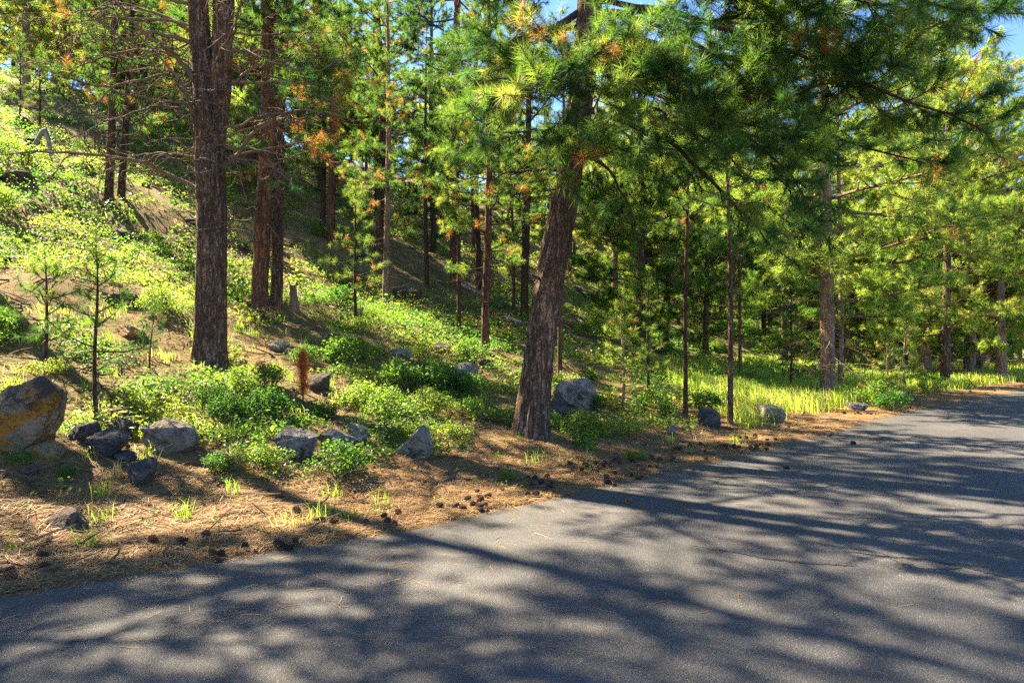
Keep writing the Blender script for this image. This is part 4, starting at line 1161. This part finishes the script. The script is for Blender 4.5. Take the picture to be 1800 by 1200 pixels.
# undergrowth that nobody could count
rngu = np.random.default_rng(33)
def scatter(n, rmin, rmax, amin, amax, rng, power=1.0):
    r = np.exp(rng.uniform(math.log(rmin), math.log(rmax), n)); a = np.radians(rng.uniform(amin, amax, n))
    return r * np.sin(a), r * np.cos(a), r
def undergrowth():
    g = Geo()
    n = 17000
    x, y, r = scatter(n, 6.5, 60, -47, 47, rngu)
    d = edge_d(x, y); P = -.8 * x + .6 * y
    m = fbm(x * .45, y * .45, 51, 3) + .30 * (fbm(x * 1.7, y * 1.7, 57, 2) - .5) + .07 * ((r > 20) & (x < -9))
    left = x < 2.5
    keep = (d > 1.7 + (fbm(x * .8, y * .8, 9, 2) - .5) * 1.6) & np.where(x < 4.5, m > .478 - .045 * ss(13, 22, r), m > .47)
    keep &= (rngu.random(n) < np.where(d < 3.2, .55, 1)) & ((x < 3.6) | (P > 5.5) | (rngu.random(n) < .2))
    for (cx_, cy_, cr_) in CLEAR: keep &= ((x - cx_) ** 2 + (y - cy_) ** 2 > cr_ ** 2)
    x, y, r, d = x[keep], y[keep], r[keep], d[keep]
    z = height(x, y)
    nl = 32
    k = len(x)
    size = (.10 + .016 * r) * rngu.uniform(.6, 1.4, k)
    size = np.minimum(size, .55)
    hh = size * rngu.uniform(.3, 1.1, k)
    ph = rngu.uniform(0, 6.28, (k, nl)); rr = np.sqrt(rngu.random((k, nl)))
    X = x[:, None] + np.cos(ph) * rr * size[:, None]; Y = y[:, None] + np.sin(ph) * rr * size[:, None]
    Z = z[:, None] + hh[:, None] * (1 - .7 * rr ** 2) * rngu.uniform(.35, 1.1, (k, nl))
    tone = (.40 + (fbm(x * .6, y * .6, 71, 2) - .5) * 1.1 + rngu.normal(0, .14, k))[:, None] + rngu.normal(0, .08, (k, nl))
    N = np.stack([np.cos(ph) * rr * .5, np.sin(ph) * rr * .5, np.ones_like(rr)], -1) + rngu.normal(0, .45, (k, nl, 3))
    leaf = np.clip(.024 + .0024 * r, .03, .11)[:, None] * rngu.uniform(.55, 1.5, (k, 1)) * rngu.uniform(.6, 1.3, (k, nl))
    leaves(g, np.stack([X, Y, Z], -1).reshape(-1, 3), N.reshape(-1, 3), leaf.ravel(), np.clip(tone, 0, .88).ravel(), rngu)
    # small weeds in the needle litter by the road
    x, y, r = scatter(900, 4.4, 16, -47, 30, rngu)
    d = edge_d(x, y); q = (d > .35) & (d < 2.8) & (fbm(x * 1.1, y * 1.1, 61, 2) > .47); x, y = x[q], y[q]; kk = len(x); nw = 16
    z = height(x, y); ph = rngu.uniform(0, 6.28, (kk, nw)); rr = rngu.uniform(.01, .075, (kk, nw)) * rngu.uniform(.5, 1.2, (kk, 1))
    P_3 = np.stack([x[:, None] + np.cos(ph) * rr, y[:, None] + np.sin(ph) * rr, z[:, None] + rngu.uniform(.01, .07, (kk, nw))], -1).reshape(-1, 3)
    leaves(g, P_3, rngu.normal(0, .5, (kk * nw, 3)) + np.array([0, 0, 1.]), .026, np.repeat(rngu.uniform(.1, .7, kk), nw), rngu)
    print('undergrowth clumps', k, 'weeds', kk)
    link('undergrowth', g.mesh('undergrowth', M['leaf']), kind='stuff', label='low leafy ground cover over the slope')
undergrowth()

def blades(x, y, hgt, wd, tone, rng, leanm=.5):
    z = height(x, y); n = len(x)
    a = rng.uniform(0, 6.28, n); ln = rng.uniform(.1, leanm, n)
    dx, dy = np.cos(a) * ln, np.sin(a) * ln
    sd = np.stack([-np.sin(a + 1), np.cos(a + 1), np.zeros(n)], 1) * (wd / 2)[:, None]
    B0 = np.stack([x, y, z - .01], 1)
    M1 = B0 + np.stack([dx * .35, dy * .35, np.full(n, .6)], 1) * hgt[:, None]
    T1 = B0 + np.stack([dx, dy, 1 - ln * .35], 1) * hgt[:, None]
    V = np.stack([B0 - sd, B0 + sd, M1 + sd * .7, M1 - sd * .7, T1], 1).reshape(-1, 3)
    k = np.arange(n)[:, None] * 5
    return V, [k + np.array([[0, 1, 2, 3]]), k + np.array([[3, 2, 4]])], np.repeat(np.clip(tone, 0, 1), 5)

def grass():
    g = Geo()
    n = 215000
    x, y, r = scatter(n, 9, 50, -5, 47, rngu)
    d = edge_d(x, y); P = -.8 * x + .6 * y
    m = fbm(x * .5, y * .5, 91, 3)
    dens = ss(.9, 2.0, d) * ss(.25, .42, m) * np.where(x > 4.2, 1, 0) * (P < 9)
    keep = rngu.random(n) < dens
    x, y, r = x[keep], y[keep], r[keep]
    k = len(x)
    h_ = rngu.uniform(.18, .5, k) * (.7 + .6 * fbm(x * .7, y * .7, 93, 2))
    g.add(*blades(x, y, h_, .004 + .0007 * r, .48 + rngu.normal(0, .24, k) + .5 * (rngu.random(k) < .07) + (fbm(x * .3, y * .3, 95, 2) - .5) * .6, rngu, .7))
    print('grass', k)
    # sparse tussocks in the litter and on the slope
    x, y, r = scatter(1900, 4.5, 40, -47, 20, rngu)
    d = edge_d(x, y); keep = (d > .35) & (rngu.random(len(x)) < np.where(d < 2.5, .10, np.where(x > -1.5, .02, .5)))
    x, y, r = x[keep], y[keep], r[keep]
    k = len(x); nb = 26
    X = (x[:, None] + rngu.normal(0, .035, (k, nb)) * (1 + r[:, None] / 12)).ravel(); Y = (y[:, None] + rngu.normal(0, .035, (k, nb)) * (1 + r[:, None] / 12)).ravel()
    R_ = np.repeat(r, nb)
    tn = np.repeat(rngu.choice([.2, .5, .8, 1.0], k, p=[.3, .35, .2, .15]), nb) + rngu.normal(0, .04, k * nb)
    g.add(*blades(X, Y, rngu.uniform(.08, .24, k * nb), .003 + .0006 * R_, tn, rngu, .9))
    link('grass', g.mesh('grass', M['grass']), kind='stuff', label='tall bright grass on the verge and sparse tussocks')
grass()

def litter():
    g = Geo()
    n = 135000
    r = np.exp(rngu.uniform(math.log(4.0), math.log(26), n)); a = np.radians(rngu.uniform(-47, 40, n))
    x, y = r * np.sin(a), r * np.cos(a)
    d = edge_d(x, y)
    dens = np.where(d < 0, .0 + .9 * np.exp(d / .06) , 1) * np.where(d > 2.6, .45, 1)
    dens = np.where((d < -.1) & (d > -1.4), .012 + .04 * np.exp(d / .3), dens); dens = np.where((d <= -1.4), .002, dens)
    keep = rngu.random(n) < dens
    x, y, r, d = x[keep], y[keep], r[keep], d[keep]
    n = len(x)
    z = height(x, y)
    rz_ = .03 * (1 - ((-d - ROADW / 2) / (ROADW / 2 + .35)) ** 2)
    z = np.where(d < .35, np.maximum(z, rz_), z)
    an = rngu.uniform(0, 6.28, n) ; L = rngu.uniform(.08, .20, n) * (.9 + r / 40)
    lift = rngu.uniform(0, .018, n) * (d > .02) + .004
    wd = (.0028 + .00042 * r) / 2
    c, s = np.cos(an), np.sin(an)
    tilt_ = rngu.uniform(-.15, .22, n) * (d > .05)
    B0 = np.stack([x, y, z + lift], 1); ax = np.stack([c, s, tilt_], 1) * L[:, None]; sd = np.stack([-s, c, np.zeros(n)], 1) * wd[:, None]
    bend = np.stack([-s, c, np.zeros(n)], 1) * (L * rngu.uniform(-.12, .12, n))[:, None]
    V = np.stack([B0 - ax / 2 - sd, B0 - ax / 2 + sd, B0 + bend + sd, B0 + bend - sd, B0 + ax / 2], 1).reshape(-1, 3)
    k = np.arange(n)[:, None] * 5
    g.add(V, [k + np.array([[0, 1, 2, 3]]), k + np.array([[3, 2, 4]])], np.repeat(np.clip(rngu.beta(2, 2, n), 0, 1), 5))
    print('litter', n)
    link('needle_litter', g.mesh('needle_litter', M['litter']), kind='stuff', label='dry brown pine needles covering the ground')
litter()

def sticks():
    rng = np.random.default_rng(91)
    x, y, r = scatter(3600, 4.6, 48, -46, 30, rng)
    d = edge_d(x, y); q = (d > .25) & (rng.random(len(x)) < np.where(d < 3, .14, 1)); x, y, r = x[q], y[q], r[q]
    n = len(x); a = rng.uniform(0, 6.28, n); L = rng.uniform(.12, .6, n) * (.4 + r / 18); t = np.linspace(-.5, .5, 4)
    k = rng.normal(0, .12, n)
    X = x[:, None] + np.cos(a)[:, None] * L[:, None] * t - np.sin(a)[:, None] * (L * k)[:, None] * (t * 2) ** 2
    Y = y[:, None] + np.sin(a)[:, None] * L[:, None] * t + np.cos(a)[:, None] * (L * k)[:, None] * (t * 2) ** 2
    Z = height(X, Y) + .02 + rng.uniform(0, .12, n)[:, None] * (t + .5)[None]
    R0 = (.004 + .0005 * r) * rng.uniform(.6, 1.6, n)
    g = Geo(); tubes(g, np.stack([X, Y, Z], -1), R0[:, None] * np.array([1.2, 1, .8, .5]), 3)
    link('fallen_twigs', g.mesh('fallen_twigs', M['twig_pale']), kind='stuff', label='dry fallen twigs scattered over the slope')
sticks()

# ------------------------------------------------------------------ pine cones
def cone_geo(seed):
    g = Geo(); rng = np.random.default_rng(seed)
    n = 78
    V = []; F = []
    for k in range(n):
        f = k / n
        a = k * 2.39996; z = -.042 + .084 * f
        rr = .032 * math.sin(math.pi * (.12 + .84 * f) ** .8) + .004
        el = -.5 + 1.3 * f
        c = np.array([math.cos(a), math.sin(a), 0]); s = np.array([-math.sin(a), math.cos(a), 0])
        base = c * rr * .35 + np.array([0, 0, z]); tip = c * rr + np.array([0, 0, z + math.sin(el) * .012])
        wv = .009 * (.6 + math.sin(math.pi * f))
        V += [base - s * .003, base + s * .003, tip + s * wv * .8 - c * .003, tip + c * .004 + np.array([0, 0, .004]), tip - s * wv * .8 - c * .003, tip + np.array([0, 0, -.004])]
        b = k * 6
        F += [(b, b + 1, b + 2), (b, b + 2, b + 3), (b, b + 3, b + 4), (b, b + 5, b + 1), (b + 5, b + 2, b + 1), (b + 5, b + 3, b + 2), (b + 5, b + 4, b + 3), (b + 5, b, b + 4)]
    g.add(V, np.array(F))
    core = np.array([[0, 0, -.04], [0, 0, -.01], [0, 0, .02], [0, 0, .043]]); tubes(g, core, np.array([.008, .016, .013, .003]), 7)
    return g.mesh('pine_cone', M['cone'])
CM = [cone_geo(1), cone_geo(2)]
rngc = np.random.default_rng(21)
def cone(x, y, label, group=None, s=1.0, up=0):
    d = float(edge_d(np.array([x]), np.array([y]))[0])
    z = max(H(x, y), road_z(x, y) if d < .3 else -9)
    o = link('pine_cone', CM[int(rngc.integers(2))], label=label, category='pine cone')
    if group: o['group'] = group
    o.scale = (s, s, s); o.location = (x, y, z + .026 * s)
    o.rotation_euler = (rngc.uniform(1.1, 2.0), rngc.uniform(-.4, .4), rngc.uniform(0, 6.28))
for px, py, lab in [(1500, 782, 'dark pine cone alone on the asphalt farthest out from the verge'), (1105, 886, 'small reddish cone on the asphalt below the leaning pine'),
                    (1382, 826, 'flattened brown cone on the asphalt among light flecks'), (1458, 768, 'dark cone on the asphalt just off the sunny verge'),
                    (270, 953, 'grey open cone standing apart in the litter below the tan boulder'), (522, 902, 'grey cone alone above the row along the road')]:
    x, y = rp(px, py) if py > 700 and edge_d(np.array([rp(px, py)[0]]), np.array([rp(px, py)[1]]))[0] < 0 else ground(px, py)
    cone(x, y, lab, s=.9)
C_ = catmull(EDGE, 60)
T_ = norm(np.gradient(C_, axis=0)); N_ = np.stack([-T_[:, 1], T_[:, 0]], 1)
sel = np.nonzero((C_[:, 0] > -4.2) & (C_[:, 0] < 22))[0]
nc = 0
centers = []
for k in range(60):
    i = sel[int(rngc.integers(len(sel)))] if k > 24 else int(np.argmin(np.abs(C_[:, 0] - rngc.uniform(-3.8, 5))))
    off = abs(rngc.normal(.30, .25)) + .05 + (.5 if C_[i, 0] > .5 and rngc.random() < .35 else 0)
    centers.append((C_[i] + N_[i] * off, int(rngc.integers(1, 6))))
for c, m_ in centers:
    for q in range(m_):
        p = c + rngc.normal(0, .12, 2) * (1 if m_ > 1 else 0)
        if nc >= 190: break
        far = p[0]
        if far < -1: lab = 'grey-brown pine cone in the needle litter along the near stretch of road edge'; gp = 'pine cones along the near stretch of road edge'
        elif far < 3: lab = 'brown pine cone in the needle litter beside the road below the leaning pine'; gp = 'pine cones beside the road below the leaning pine'
        else: lab = 'dark pine cone at the road edge beside the sunny grass'; gp = 'pine cones at the road edge beside the sunny grass'
        cone(p[0], p[1], lab, gp, rngc.uniform(.5, .95)); nc += 1
print('cones', nc, 'objects', len(bpy.data.objects))
tot = sum(len(o.data.loops) - 2 * len(o.data.polygons) for o in {o.data: o for o in bpy.data.objects if o.type == 'MESH'}.values())
print('triangles', tot)
